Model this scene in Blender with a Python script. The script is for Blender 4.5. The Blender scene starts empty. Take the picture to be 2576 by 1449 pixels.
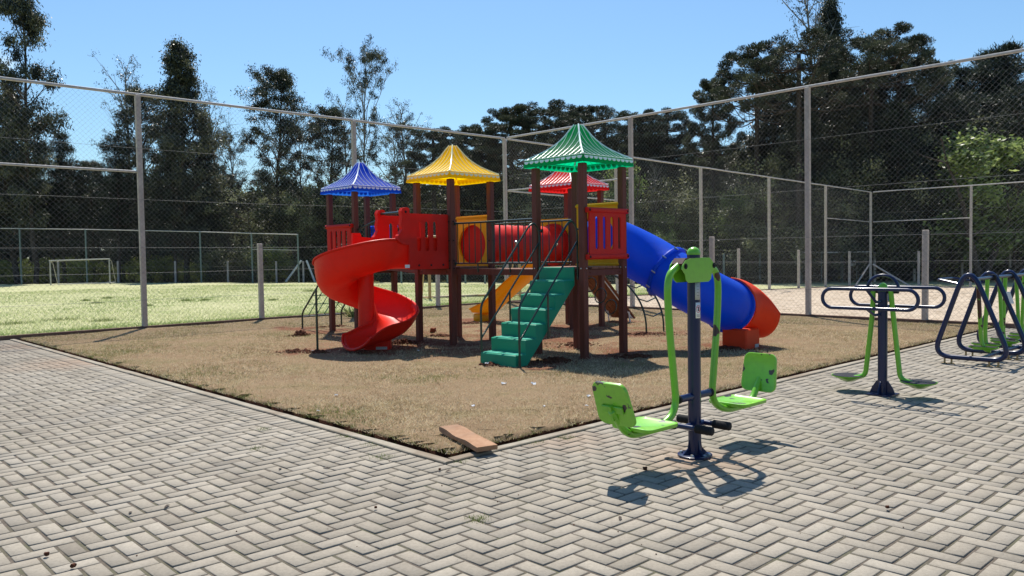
import bpy, bmesh, math, random
import numpy as np
from mathutils import Vector, Matrix
R = math.radians
PI = math.pi
S = bpy.context.scene
COL = S.collection
rng = np.random.default_rng(7)
random.seed(7)

# ------------------------------------------------------------------ camera, world, sun, exposure
CAM_H = 1.45
FPX, PITCH, ROLL = 2015.55, 0.04145, -0.01582          # focal in 2576-wide pixels
fw = Vector((0, math.cos(PITCH), -math.sin(PITCH)))
r0 = Vector((1, 0, 0)); u0 = r0.cross(fw)
rt = r0*math.cos(ROLL) + u0*math.sin(ROLL)
up = -r0*math.sin(ROLL) + u0*math.cos(ROLL)
cd = bpy.data.cameras.new('camera'); cam = bpy.data.objects.new('camera', cd); COL.objects.link(cam)
M = Matrix.Identity(4)
for i in range(3):
    M[i][0] = rt[i]; M[i][1] = up[i]; M[i][2] = -fw[i]
M[2][3] = CAM_H
cam.matrix_world = M
cd.sensor_width = 36; cd.lens = 36*FPX/2576; cd.clip_end = 2000; cd.clip_start = 0.05
S.camera = cam
SUN_EL, SUN_AZ = R(60), R(-8)                            # azimuth from +Y, clockwise
w = bpy.data.worlds.new('World'); S.world = w; w.use_nodes = True
nt = w.node_tree; bg = nt.nodes['Background']
sky = nt.nodes.new('ShaderNodeTexSky'); sky.sky_type = 'NISHITA'; sky.sun_disc = False
sky.sun_elevation = SUN_EL; sky.sun_rotation = SUN_AZ
sky.altitude = 600; sky.air_density = 1.25; sky.dust_density = 1.0; sky.ozone_density = 3.5
bg.inputs['Strength'].default_value = 0.092
# one small cloud low in the left of the sky
tc = nt.nodes.new('ShaderNodeTexCoord')
dn = nt.nodes.new('ShaderNodeVectorMath'); dn.operation = 'DISTANCE'
cdir = (fw + rt*((15-1288)/FPX) + up*((724.5-163)/FPX)).normalized()
dn.inputs[1].default_value = cdir
sc = nt.nodes.new('ShaderNodeTexNoise'); sc.inputs['Scale'].default_value = 60; sc.inputs['Detail'].default_value = 5
nt.links.new(tc.outputs['Generated'], dn.inputs[0]); nt.links.new(tc.outputs['Generated'], sc.inputs['Vector'])
ad = nt.nodes.new('ShaderNodeMath'); ad.operation = 'MULTIPLY_ADD'; ad.inputs[1].default_value = -0.030
nt.links.new(sc.outputs['Fac'], ad.inputs[0]); nt.links.new(dn.outputs['Value'], ad.inputs[2])
mr = nt.nodes.new('ShaderNodeMapRange'); mr.interpolation_type = 'SMOOTHSTEP'
mr.inputs[1].default_value = -0.018; mr.inputs[2].default_value = 0.006; mr.inputs[3].default_value = .75; mr.inputs[4].default_value = 0
nt.links.new(ad.outputs[0], mr.inputs[0])
mx = nt.nodes.new('ShaderNodeMix'); mx.data_type = 'RGBA'
nt.links.new(mr.outputs[0], mx.inputs[0]); nt.links.new(sky.outputs[0], mx.inputs[6]); mx.inputs[7].default_value = (8, 8.3, 8.8, 1)
tint = nt.nodes.new('ShaderNodeMix'); tint.data_type = 'RGBA'; tint.blend_type = 'MULTIPLY'; tint.inputs[0].default_value = 1
tint.inputs[7].default_value = (.80, 1.0, 1.12, 1); nt.links.new(mx.outputs[2], tint.inputs[6]); nt.links.new(tint.outputs[2], bg.inputs['Color'])
ld = bpy.data.lights.new('sun', 'SUN'); ld.energy = 5.0; ld.angle = R(0.53); ld.color = (1, .94, .85)
sun = bpy.data.objects.new('sun', ld); COL.objects.link(sun)
sd = Vector((math.sin(SUN_AZ)*math.cos(SUN_EL), math.cos(SUN_AZ)*math.cos(SUN_EL), math.sin(SUN_EL)))
sun.rotation_euler = sd.to_track_quat('Z', 'Y').to_euler(); sun.location = (0, 0, 30)
S.view_settings.view_transform = 'Standard'; S.view_settings.look = 'None'
S.view_settings.exposure = 0.44; S.view_settings.gamma = 1
S.cycles.max_bounces = 8; S.cycles.transparent_max_bounces = 8

# ------------------------------------------------------------------ frames of reference
A = np.array([0.72621891, 0.68746353]); B = np.array([-0.68746353, 0.72621891]); K = np.array([-0.484, 5.526])
AF, BF = 12.85, 13.1                                      # right fence (a), left fence (b)
def gz(a): return -0.0188*min(max(a-12.85, 0), 27)
def AB(a, b, z=0.0):
    p = K + a*A + b*B
    return Vector((p[0], p[1], z))
O = np.array([-.944, 13.319]); PH = R(44.8)
PA = np.array([math.cos(PH), math.sin(PH)]); PB = np.array([-PA[1], PA[0]])
def PL(x, y, z=0.0):
    p = O + x*PA + y*PB
    return Vector((p[0], p[1], z))
def pix(x, y, z=0.0):
    """ground position (plane at height z) seen at pixel x,y of the 2576-wide photograph"""
    d = rt*((x-1288)/FPX) - up*((y-724.5)/FPX) + fw
    t = (z-CAM_H)/d.z
    return Vector((d.x*t, d.y*t, z))
def pixd(x, y, D):
    """point at depth y=D seen at pixel"""
    d = rt*((x-1288)/FPX) - up*((y-724.5)/FPX) + fw
    t = D/d.y
    return Vector((d.x*t, D, CAM_H+d.z*t))

# ------------------------------------------------------------------ materials
MATS = {}
def nodes(name):
    m = bpy.data.materials.new(name); m.use_nodes = True
    t = m.node_tree; t.nodes.clear()
    out = t.nodes.new('ShaderNodeOutputMaterial')
    return m, t, out
def N(t, typ, **kw):
    n = t.nodes.new(typ)
    for k, v in kw.items():
        if k in n.inputs.keys(): n.inputs[k].default_value = v
        else: setattr(n, k, v)
    return n
def ramp(t, fac, stops):
    n = t.nodes.new('ShaderNodeValToRGB'); e = n.color_ramp.elements
    while len(e) < len(stops): e.new(.5)
    for i, (p, c) in enumerate(stops):
        e[i].position = p; e[i].color = (*c, 1) if len(c) == 3 else c
    t.links.new(fac, n.inputs[0]); return n.outputs[0]
def mixc(t, fac, a, b, mode='MIX'):
    n = t.nodes.new('ShaderNodeMix'); n.data_type = 'RGBA'; n.blend_type = mode
    for v, i in ((fac, 0), (a, 6), (b, 7)):
        if hasattr(v, 'links') or hasattr(v, 'node'): t.links.new(v, n.inputs[i])
        elif i == 0: n.inputs[0].default_value = v
        else: n.inputs[i].default_value = (*v, 1)
    return n.outputs[2]
def noise(t, scale, detail=4, rough=.55, coord='Object', vec=None):
    n = N(t, 'ShaderNodeTexNoise', Scale=scale, Detail=detail, Roughness=rough)
    if vec is None:
        c = t.nodes.new('ShaderNodeTexCoord'); vec = c.outputs[coord]
    t.links.new(vec, n.inputs['Vector'])
    return n
def bump(t, h, strength, dist, bsdf):
    b = N(t, 'ShaderNodeBump', Strength=strength, Distance=dist)
    t.links.new(h, b.inputs['Height']); t.links.new(b.outputs[0], bsdf.inputs['Normal'])
def plastic(name, col, rough=.38, trans=0.0, tcol=None, fade=.06, dirt=.09, spec=.25):
    m, t, out = nodes(name); p = N(t, 'ShaderNodeBsdfPrincipled')
    n = noise(t, 1.6, 6, .6); pale = tuple(min(1, c*.8+.08) for c in col)
    c = mixc(t, ramp(t, n.outputs['Fac'], [(.42, (0, 0, 0)), (.75, (fade*4,)*3)]), col, pale)
    n2 = noise(t, 14, 6, .7)
    dk = tuple(x*.55+.02 for x in col)
    c = mixc(t, ramp(t, n2.outputs['Fac'], [(.52, (0, 0, 0)), (.8, (dirt*5,)*3)]), c, dk)
    t.links.new(c, p.inputs['Base Color'])
    rr = t.nodes.new('ShaderNodeMapRange'); rr.inputs[3].default_value = rough-.08; rr.inputs[4].default_value = rough+.16
    t.links.new(n2.outputs['Fac'], rr.inputs[0]); t.links.new(rr.outputs[0], p.inputs['Roughness'])
    p.inputs['Specular IOR Level'].default_value = spec
    n3 = noise(t, 5, 3, .5); bump(t, n3.outputs['Fac'], .25, .02, p)
    if trans:
        tr = N(t, 'ShaderNodeBsdfTranslucent')
        if tcol: tr.inputs['Color'].default_value = (*tcol, 1)
        else: t.links.new(c, tr.inputs['Color'])
        ms = N(t, 'ShaderNodeMixShader', Fac=trans)
        t.links.new(p.outputs[0], ms.inputs[1]); t.links.new(tr.outputs[0], ms.inputs[2]); t.links.new(ms.outputs[0], out.inputs[0])
    else: t.links.new(p.outputs[0], out.inputs[0])
    MATS[name] = m; return m
def paint(name, col, chip=None, thr=.66, scale=7, rough=.3, metal=0.0, coat=.3):
    m, t, out = nodes(name); p = N(t, 'ShaderNodeBsdfPrincipled', Roughness=rough, Metallic=metal)
    p.inputs['Coat Weight'].default_value = coat; p.inputs['Coat Roughness'].default_value = .12
    n = noise(t, 22, 5, .65)
    c = mixc(t, ramp(t, n.outputs['Fac'], [(.4, (0, 0, 0)), (.8, (.45,)*3)]), col, tuple(x*.6+.01 for x in col))
    if chip:
        v = noise(t, scale, 3, .45)
        mk = ramp(t, v.outputs['Fac'], [(thr, (0, 0, 0)), (thr+.012, (1, 1, 1))])
        n4 = noise(t, 60, 4, .6)
        cc = mixc(t, n4.outputs['Fac'], chip, tuple(x*.45 for x in chip))
        c = mixc(t, mk, c, cc)
        inv = t.nodes.new('ShaderNodeMath'); inv.operation = 'MULTIPLY_ADD'; inv.inputs[1].default_value = -coat; inv.inputs[2].default_value = coat
        t.links.new(mk, inv.inputs[0]); t.links.new(inv.outputs[0], p.inputs['Coat Weight'])
        bump(t, mk, -.35, .003, p)
    t.links.new(c, p.inputs['Base Color']); t.links.new(p.outputs[0], out.inputs[0])
    MATS[name] = m; return m
def rough_mat(name, c1, c2, scale=8, rough=.9, bmp=.4, bd=.01, stretch=None, third=None):
    m, t, out = nodes(name); p = N(t, 'ShaderNodeBsdfPrincipled', Roughness=rough)
    p.inputs['Specular IOR Level'].default_value = .25
    vec = None
    if stretch:
        tc_ = t.nodes.new('ShaderNodeTexCoord'); mp = t.nodes.new('ShaderNodeMapping'); mp.inputs['Scale'].default_value = stretch
        t.links.new(tc_.outputs['Object'], mp.inputs[0]); vec = mp.outputs[0]
    n = noise(t, scale, 8, .65, vec=vec); n2 = noise(t, scale*.13, 4, .6)
    c = ramp(t, n.outputs['Fac'], [(.3, c1), (.7, c2)])
    if third: c = mixc(t, ramp(t, n2.outputs['Fac'], [(.45, (0, 0, 0)), (.65, (.8,)*3)]), c, third)
    t.links.new(c, p.inputs['Base Color']); bump(t, n.outputs['Fac'], bmp, bd, p)
    t.links.new(p.outputs[0], out.inputs[0]); MATS[name] = m; return m
def toned(name, c1, c2, c3=None, rough=.8, trans=.0, nscale=None, attr='tone', attr2=None, spec=.3):
    """colour from per-face attribute tone (0..1)"""
    m, t, out = nodes(name); p = N(t, 'ShaderNodeBsdfPrincipled', Roughness=rough); p.inputs['Specular IOR Level'].default_value = spec
    a = N(t, 'ShaderNodeAttribute'); a.attribute_name = attr
    stops = [(0, c1), (1, c2)] if c3 is None else [(0, c1), (.5, c2), (1, c3)]
    c = ramp(t, a.outputs['Fac'], stops)
    if nscale:
        n = noise(t, nscale, 5, .6)
        c = mixc(t, 1.0, c, ramp(t, n.outputs['Fac'], [(.3, (.78,)*3), (.7, (1.1,)*3)]), 'MULTIPLY')
    t.links.new(c, p.inputs['Base Color'])
    if trans:
        tr = N(t, 'ShaderNodeBsdfTranslucent'); t.links.new(c, tr.inputs['Color']); ms = N(t, 'ShaderNodeMixShader', Fac=trans)
        t.links.new(p.outputs[0], ms.inputs[1]); t.links.new(tr.outputs[0], ms.inputs[2]); t.links.new(ms.outputs[0], out.inputs[0])
    else: t.links.new(p.outputs[0], out.inputs[0])
    MATS[name] = m; return m

RED = plastic('red_plastic', (.74, .022, .008), trans=.18, tcol=(1, .04, .01))
REDP = plastic('red_panel_plastic', (.70, .018, .008), rough=.5, trans=.22, tcol=(.95, .05, .02))
ORANGE = plastic('orange_plastic', (.76, .058, .012), rough=.45, trans=.15, tcol=(.95, .10, .02))
BLUE = plastic('blue_plastic', (.002, .085, .68), rough=.36, trans=.3, tcol=(.01, .26, 1.0))
GRNLIT = plastic('sunlit_green_tread', (.05, .40, .28), rough=.45)  # paler green: sun glare on the step tops put into the colour
YEL = plastic('yellow_plastic', (.90, .45, .004), trans=.2, tcol=(1, .6, .02))
GRN = plastic('green_plastic', (.004, .24, .135), rough=.42, dirt=.05)
ROOFM = {'blue': plastic('blue_roof', (.002, .028, .42), fade=0, dirt=0, spec=.12, trans=.42, tcol=(.03, .24, 1.0), rough=.5), 'yellow': plastic('yellow_roof', (.96, .64, .002), fade=0, dirt=0, spec=.12, trans=.45, tcol=(1.0, .72, .0), rough=.5),
         'green': plastic('green_roof', (.001, .085, .042), fade=0, dirt=0, spec=.12, trans=.45, tcol=(.0, .75, .30), rough=.5), 'red': plastic('red_roof', (.52, .004, .006), fade=0, dirt=0, spec=.12, trans=.42, tcol=(1.0, .03, .03), rough=.5)}
RIBM = {'blue': plastic('blue_roof_rib', (.80, .88, .98), rough=.3, fade=0, dirt=0), 'yellow': plastic('yellow_roof_rib', (.98, .93, .55), rough=.3, fade=0, dirt=0),
        'green': plastic('green_roof_rib', (.78, .95, .88), rough=.3, fade=0, dirt=0), 'red': plastic('red_roof_rib', (.95, .78, .76), rough=.3, fade=0, dirt=0)}  # whitened to carry sunlight caught by the scallops; ribs and hips share it
WOOD = rough_mat('brown_post', (.115, .034, .022), (.165, .050, .034), scale=30, rough=.55, bmp=.2, bd=.004, stretch=(1, 1, .08))
DECK = rough_mat('deck_board', (.16, .07, .04), (.26, .13, .09), scale=30, rough=.6, bmp=.2, bd=.004)
RAMPW = rough_mat('ramp_board', (.16, .055, .022), (.26, .10, .045), scale=16, rough=.6, bmp=.3, bd=.004)
DGRN = paint('dark_green_metal', (.004, .028, .018), rough=.35)
NAVY = paint('navy_metal', (.002, .011, .060), rough=.34, coat=.3)
NAVY.node_tree.nodes['Principled BSDF'].inputs['Specular IOR Level'].default_value = .35
LIME = paint('lime_metal', (.16, .47, .022), chip=(.075, .030, .020), thr=.685, scale=8)
LIMES = paint('lime_seat_metal', (.20, .52, .03), chip=(.07, .055, .055), thr=.625, scale=9, rough=.35)
LIMEP = paint('lime_worn_metal', (.19, .48, .022), chip=(.085, .022, .010), thr=.53, scale=4)
BLACK = plastic('black_rubber', (.012, .012, .013), rough=.6, fade=.02, dirt=.02)
STEEL = paint('galvanised_bolt', (.55, .55, .55), metal=1, rough=.35)
WIRE = paint('galvanised_wire', (.24, .24, .235), metal=.25, rough=.55, coat=0)
RAIL = rough_mat('galvanised_rail', (.40, .375, .345), (.56, .53, .49), scale=9, rough=.4, bmp=.05)
CONC = rough_mat('concrete_post', (.43, .37, .315), (.60, .53, .46), scale=7, rough=.92, bmp=.5, bd=.01, third=(.47, .395, .34))
KERBM = rough_mat('kerb_concrete', (.25, .22, .17), (.38, .34, .27), scale=9, rough=.95, bmp=.6, bd=.012, third=(.20, .15, .105))
KERBD = rough_mat('dark_kerb', (.10, .06, .045), (.17, .11, .085), scale=9, rough=.95, bmp=.5, bd=.01)
GPIPE = paint('pale_green_pipe', (.13, .18, .17), rough=.5, coat=0)
SOIL = rough_mat('red_soil', (.050, .016, .008), (.15, .055, .028), scale=14, rough=1, bmp=1, bd=.04)
BARK = rough_mat('bark', (.040, .030, .024), (.10, .08, .065), scale=6, rough=.95, bmp=.6, bd=.03, stretch=(1, 1, .15))
BARKP = rough_mat('pale_bark', (.16, .15, .13), (.30, .28, .25), scale=3, rough=.9, bmp=.3, bd=.02, stretch=(1, 1, .3))
GOALP = paint('weathered_goal_paint', (.40, .39, .34), rough=.6, coat=0)
WHITEP = plastic('white_paint', (.75, .75, .72), rough=.5, fade=.02, dirt=.1)
PLANKM = rough_mat('plank_wood', (.27, .14, .075), (.42, .25, .15), scale=14, rough=.85, bmp=.5, bd=.006, stretch=(1, 1, 1), third=(.17, .11, .075))
BRICK = rough_mat('red_stone', (.16, .045, .02), (.30, .09, .04), scale=18, rough=.95, bmp=.8, bd=.02)
PAPER = plastic('white_paper', (.80, .80, .80), rough=.8, fade=0, dirt=.02)
LABELG = plastic('label_grey', (.45, .47, .47), rough=.4)
SIGNRED = plastic('sign_red', (.6, .03, .03), rough=.5)
GLASS = paint('porthole_dome', (.5, .52, .5), metal=.9, rough=.15)
BEIGE = paint('beige_pipe', (.42, .27, .11), rough=.5, coat=0)

# ground materials -----------------------------------------------------
def paver_mat():
    m, t, out = nodes('paver_concrete'); p = N(t, 'ShaderNodeBsdfPrincipled', Roughness=.92); p.inputs['Specular IOR Level'].default_value = .15
    a = N(t, 'ShaderNodeAttribute'); a.attribute_name = 'tone'
    c = ramp(t, a.outputs['Fac'], [(0, (.18, .158, .128)), (.16, (.255, .226, .182)), (.6, (.295, .262, .212)), (1, (.34, .305, .25))])
    n = noise(t, 45, 8, .75); c = mixc(t, 1, c, ramp(t, n.outputs['Fac'], [(.25, (.72,)*3), (.55, (1,)*3), (.8, (1.12,)*3)]), 'MULTIPLY')
    n1 = noise(t, 1.1, 6, .7); c = mixc(t, ramp(t, n1.outputs['Fac'], [(.52, (0, 0, 0)), (.72, (.55,)*3)]), c, (.25, .235, .21))
    # rusty soil washed over the far left end and by the kerb
    tcn = t.nodes.new('ShaderNodeTexCoord')
    for cen, rad, st in ((pix(190, 912), 1.1, .5), (pix(330, 905), .8, .4), (pix(90, 868), 1.2, .4), (pix(1750, 1160), .55, .55), (pix(1420, 1110), .5, .4)):
        d = t.nodes.new('ShaderNodeVectorMath'); d.operation = 'DISTANCE'; d.inputs[1].default_value = cen
        t.links.new(tcn.outputs['Object'], d.inputs[0])
        nn = noise(t, 2.2, 8, .8); ma = t.nodes.new('ShaderNodeMath'); ma.operation = 'MULTIPLY_ADD'; ma.inputs[1].default_value = rad*1.5
        t.links.new(nn.outputs['Fac'], ma.inputs[0]); t.links.new(d.outputs['Value'], ma.inputs[2])
        mr_ = t.nodes.new('ShaderNodeMapRange'); mr_.inputs[1].default_value = rad*.9; mr_.inputs[2].default_value = rad*1.7; mr_.inputs[3].default_value = st; mr_.inputs[4].default_value = 0
        t.links.new(ma.outputs[0], mr_.inputs[0])
        c = mixc(t, mr_.outputs[0], c, (.33, .22, .15))
    # speckle of dark grit
    v = N(t, 'ShaderNodeTexVoronoi', Scale=26.0); t.links.new(tcn.outputs['Object'], v.inputs['Vector'])
    n5 = noise(t, 2.5, 3, .6)
    sp = ramp(t, v.outputs['Distance'], [(.06, (1, 1, 1)), (.10, (0, 0, 0))])
    spm = mixc(t, 1, sp, ramp(t, n5.outputs['Fac'], [(.45, (0, 0, 0)), (.6, (.8,)*3)]), 'MULTIPLY')
    c = mixc(t, spm, c, (.08, .07, .06))
    t.links.new(c, p.inputs['Base Color']); bump(t, n.outputs['Fac'], .5, .004, p); t.links.new(p.outputs[0], out.inputs[0]); return m
PAVM = paver_mat()
JOINT = rough_mat('joint_sand', (.075, .062, .050), (.15, .125, .10), scale=30, rough=1, bmp=.8, bd=.01, third=(.10, .10, .06))
def ground_mat(name, stops, patch=None, scale=3.0, fine=60, bmp=.6, bd=.03, tracks=False):
    m, t, out = nodes(name); p = N(t, 'ShaderNodeBsdfPrincipled', Roughness=1.0); p.inputs['Specular IOR Level'].default_value = .1
    n = noise(t, scale, 8, .7); n2 = noise(t, fine, 6, .75)
    c = ramp(t, n.outputs['Fac'], stops)
    c = mixc(t, 1, c, ramp(t, n2.outputs['Fac'], [(.25, (.5,)*3), (.75, (1.35,)*3)]), 'MULTIPLY')
    if patch:
        n3 = noise(t, patch[0], 6, .7); c = mixc(t, ramp(t, n3.outputs['Fac'], [(patch[1], (0, 0, 0)), (patch[1]+.12, (patch[3],)*3)]), c, patch[2])
    t.links.new(c, p.inputs['Base Color'])
    b1 = N(t, 'ShaderNodeBump', Strength=bmp, Distance=bd); t.links.new(n2.outputs['Fac'], b1.inputs['Height'])
    if tracks:
        n6 = noise(t, 3.2, 5, .6); b2 = N(t, 'ShaderNodeBump', Strength=1, Distance=.16); t.links.new(n6.outputs['Fac'], b2.inputs['Height']); t.links.new(b1.outputs[0], b2.inputs['Normal'])
        t.links.new(b2.outputs[0], p.inputs['Normal'])
    else: t.links.new(b1.outputs[0], p.inputs['Normal'])
    t.links.new(p.outputs[0], out.inputs[0]); return m
def add_soil(m):
    t = m.node_tree; p = [n for n in t.nodes if n.type == 'BSDF_PRINCIPLED'][0]; old = p.inputs['Base Color'].links[0].from_socket
    a = N(t, 'ShaderNodeAttribute'); a.attribute_name = 'soil'; n = noise(t, 9, 6, .7); n2 = noise(t, 30, 5, .7)
    mu = t.nodes.new('ShaderNodeMath'); mu.operation = 'MULTIPLY_ADD'; mu.inputs[1].default_value = 1.6; mu.inputs[2].default_value = -.45
    ad_ = t.nodes.new('ShaderNodeMath'); ad_.operation = 'MULTIPLY'; t.links.new(a.outputs['Fac'], ad_.inputs[0]); t.links.new(n.outputs['Fac'], mu.inputs[0])
    s_ = t.nodes.new('ShaderNodeMath'); s_.operation = 'ADD'; s_.use_clamp = True; t.links.new(mu.outputs[0], s_.inputs[0]); t.links.new(a.outputs['Fac'], s_.inputs[1])
    t.links.new(s_.outputs[0], ad_.inputs[1])
    t.links.new(mixc(t, ad_.outputs[0], old, ramp(t, n2.outputs['Fac'], [(.3, (.11, .045, .026)), (.7, (.24, .115, .068))])), p.inputs['Base Color'])
LAWNM = ground_mat('dry_lawn', [(.3, (.22, .15, .088)), (.5, (.27, .19, .115)), (.7, (.19, .155, .075))], patch=(1.4, .60, (.13, .062, .036), .6), scale=1.3)
add_soil(LAWNM)
FIELDM = ground_mat('field_grass', [(.3, (.38, .40, .20)), (.5, (.48, .47, .27)), (.7, (.28, .33, .13))], scale=.6, fine=22)
SANDM = ground_mat('sand', [(.3, (.46, .37, .28)), (.6, (.60, .50, .385))], patch=(4.0, .50, (.27, .205, .14), .9), scale=2.0, fine=30, tracks=True)
FLOORM = ground_mat('forest_floor', [(.3, (.05, .05, .02)), (.5, (.09, .10, .03)), (.7, (.12, .13, .035))], scale=.4, fine=6)
SOILM = ground_mat('trench_soil', [(.3, (.06, .022, .012)), (.7, (.12, .05, .028))], scale=9, fine=40, bmp=1, bd=.05)
BLADE = toned('grass_blade', (.74, .62, .40), (.30, .215, .115), (.17, .21, .055), rough=.8, trans=.35)
FBLADE = toned('field_blade', (.64, .64, .38), (.40, .47, .19), (.16, .27, .055), rough=.7, trans=.4)
WEEDM = toned('weed_leaf', (.16, .20, .05), (.12, .19, .04), (.20, .20, .08), trans=.4)
LEAF = {}
LEAF['euc'] = toned('eucalyptus_leaf', (.014, .019, .012), (.058, .070, .040), (.17, .17, .095), rough=.42, trans=.25, spec=.5)
LEAF['pine'] = toned('pine_needle', (.009, .014, .010), (.036, .050, .034), (.10, .12, .075), rough=.5, trans=.2)
LEAF['ara'] = toned('araucaria_leaf', (.013, .018, .012), (.055, .068, .042), (.13, .14, .085), rough=.5, trans=.2)
LEAF['bright'] = toned('broad_leaf', (.045, .070, .020), (.21, .29, .085), (.40, .48, .16), rough=.45, trans=.42, spec=.5)
LEAF['olive'] = toned('olive_leaf', (.020, .025, .013), (.11, .125, .06), (.30, .31, .16), rough=.5, trans=.32)
LEAF['shrub'] = toned('sunny_shrub_leaf', (.14, .17, .04), (.30, .36, .09), (.46, .52, .16), rough=.5, trans=.5)

# ------------------------------------------------------------------ mesh builder
ROOT = {}
class MB:
    def __init__(s): s.v = []; s.f = []; s.m = []; s.mi = 0
    def add(s, vs, fs):
        o = len(s.v); s.v += [tuple(q) for q in vs]
        for f in fs: s.f.append(tuple(i+o for i in f)); s.m.append(s.mi)
        return s
    def box(s, c, size, ax=None, bev=0.0):
        """ax: three axis vectors; bev: chamfer"""
        c = Vector(c); X, Y, Z = ax or (Vector((1, 0, 0)), Vector((0, 1, 0)), Vector((0, 0, 1)))
        hx, hy, hz = size[0]/2, size[1]/2, size[2]/2
        if bev <= 0:
            vs = [c+X*sx*hx+Y*sy*hy+Z*sz*hz for sz in (-1, 1) for sy in (-1, 1) for sx in (-1, 1)]
            s.add(vs, [(0, 2, 3, 1), (4, 5, 7, 6), (0, 1, 5, 4), (2, 6, 7, 3), (0, 4, 6, 2), (1, 3, 7, 5)]); return s
        b = bev; rings = []
        for z, i in ((-hz, b), (-hz+b, 0), (hz-b, 0), (hz, b)):
            x, y = hx-i, hy-i; k = b if i == 0 else b*.6
            rings.append([(x-k, -y), (x, -y+k), (x, y-k), (x-k, y), (-x+k, y), (-x, y-k), (-x, -y+k), (-x+k, -y)])
        vs = [c+X*px+Y*py+Z*z for (z, i), rg in zip(((-hz, 0), (-hz+b, 0), (hz-b, 0), (hz, 0)), rings) for px, py in rg]
        fs = [tuple(range(7, -1, -1)), tuple(range(24, 32))]
        for k in range(3):
            for j in range(8): fs.append((k*8+j, k*8+(j+1) % 8, (k+1)*8+(j+1) % 8, (k+1)*8+j))
        s.add(vs, fs); return s
    def prism(s, poly, axz, ext, org, ux, uy):
        """polygon (2D list) in plane org+ux*x+uy*y, extruded along axz by ext (centered)"""
        org = Vector(org); n = len(poly)
        vs = [org+ux*x+uy*y-axz*ext/2 for x, y in poly]+[org+ux*x+uy*y+axz*ext/2 for x, y in poly]
        fs = [tuple(range(n-1, -1, -1)), tuple(range(n, 2*n))]+[(i, (i+1) % n, n+(i+1) % n, n+i) for i in range(n)]
        return s.add(vs, fs)
    def tube(s, pts, r, seg=10, closed=False, caps=True, rs=None):
        pts = [Vector(p) for p in pts]; n = len(pts); vs = []
        prev = None
        for i, p in enumerate(pts):
            if closed: t = pts[(i+1) % n]-pts[i-1]
            else: t = pts[min(i+1, n-1)]-pts[max(i-1, 0)]
            t.normalize()
            if prev is None:
                a = Vector((0, 0, 1)) if abs(t.z) < .9 else Vector((1, 0, 0)); x = a.cross(t).normalized()
            else:
                x = (prev-t*prev.dot(t)); x = x.normalized() if x.length > 1e-6 else prev
            prev = x; y = t.cross(x); rr = rs[i] if rs else r
            for k in range(seg):
                an = 2*PI*k/seg; vs.append(p+x*math.cos(an)*rr+y*math.sin(an)*rr)
        fs = []; m = n if closed else n-1
        for i in range(m):
            for k in range(seg):
                a, b_ = i*seg+k, i*seg+(k+1) % seg; c, d = ((i+1) % n)*seg+(k+1) % seg, ((i+1) % n)*seg+k
                fs.append((a, b_, c, d))
        if caps and not closed: fs += [tuple(range(seg-1, -1, -1)), tuple((n-1)*seg+k for k in range(seg))]
        return s.add(vs, fs)
    def lathe(s, prof, org, axis=Vector((0, 0, 1)), seg=20):
        org = Vector(org); axis = Vector(axis).normalized(); a = Vector((0, 0, 1)) if abs(axis.z) < .9 else Vector((1, 0, 0))
        x = a.cross(axis).normalized(); y = axis.cross(x); vs = []; fs = []
        for r, z in prof:
            for k in range(seg):
                an = 2*PI*k/seg; vs.append(org+axis*z+x*math.cos(an)*r+y*math.sin(an)*r)
        for i in range(len(prof)-1):
            for k in range(seg): fs.append((i*seg+k, i*seg+(k+1) % seg, (i+1)*seg+(k+1) % seg, (i+1)*seg+k))
        fs += [tuple(range(seg-1, -1, -1)), tuple((len(prof)-1)*seg+k for k in range(seg))]
        return s.add(vs, fs)
    def loft(s, rings, closed_ring=True, caps=False):
        n = len(rings[0]); vs = [p for rg in rings for p in rg]; fs = []
        for i in range(len(rings)-1):
            for k in range(n if closed_ring else n-1):
                fs.append((i*n+k, i*n+(k+1) % n, (i+1)*n+(k+1) % n, (i+1)*n+k))
        if caps: fs += [tuple(range(n-1, -1, -1)), tuple((len(rings)-1)*n+k for k in range(n))]
        return s.add(vs, fs)
def obj(name, mb, mats, parent=None, smooth=35, label=None, cat=None, group=None, kind=None, solid=0, at=None):
    me = bpy.data.meshes.new(name); off = Vector((0, 0, 0))
    if parent is not None: off = ROOT[parent.name]
    elif at is not None: off = Vector(at)
    me.from_pydata([(x-off.x, y-off.y, z-off.z) for x, y, z in mb.v], [], mb.f)
    for m in (mats if isinstance(mats, (list, tuple)) else [mats]): me.materials.append(m)
    if any(mb.m): me.polygons.foreach_set('material_index', mb.m)
    bm = bmesh.new(); bm.from_mesh(me); bmesh.ops.recalc_face_normals(bm, faces=bm.faces); bm.to_mesh(me); bm.free()
    if smooth:
        me.polygons.foreach_set('use_smooth', [True]*len(me.polygons)); me.set_sharp_from_angle(angle=R(smooth))
    o = bpy.data.objects.new(name, me); COL.objects.link(o)
    if parent is not None: o.parent = parent
    elif at is not None: o.location = off
    ROOT[o.name] = off
    if solid:
        md = o.modifiers.new('s', 'SOLIDIFY'); md.thickness = solid; md.offset = 0
    tag(o, label, cat, group, kind); return o
def obj_split(name, mb, mats, parent=None, **kw):
    """one object for every separate piece of the builder mesh"""
    par = list(range(len(mb.v)))
    def find(i):
        while par[i] != i: par[i] = par[par[i]]; i = par[i]
        return i
    for f in mb.f:
        r_ = find(f[0])
        for i in f[1:]: par[find(i)] = r_
    comp = {}
    for f in mb.f: comp.setdefault(find(f[0]), []).append(f)
    for fs in comp.values():
        idx = sorted({i for f in fs for i in f}); mp = {i: k for k, i in enumerate(idx)}
        m2_ = MB(); m2_.add([mb.v[i] for i in idx], [tuple(mp[i] for i in f) for f in fs]); obj(name, m2_, mats, parent, **kw)
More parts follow.
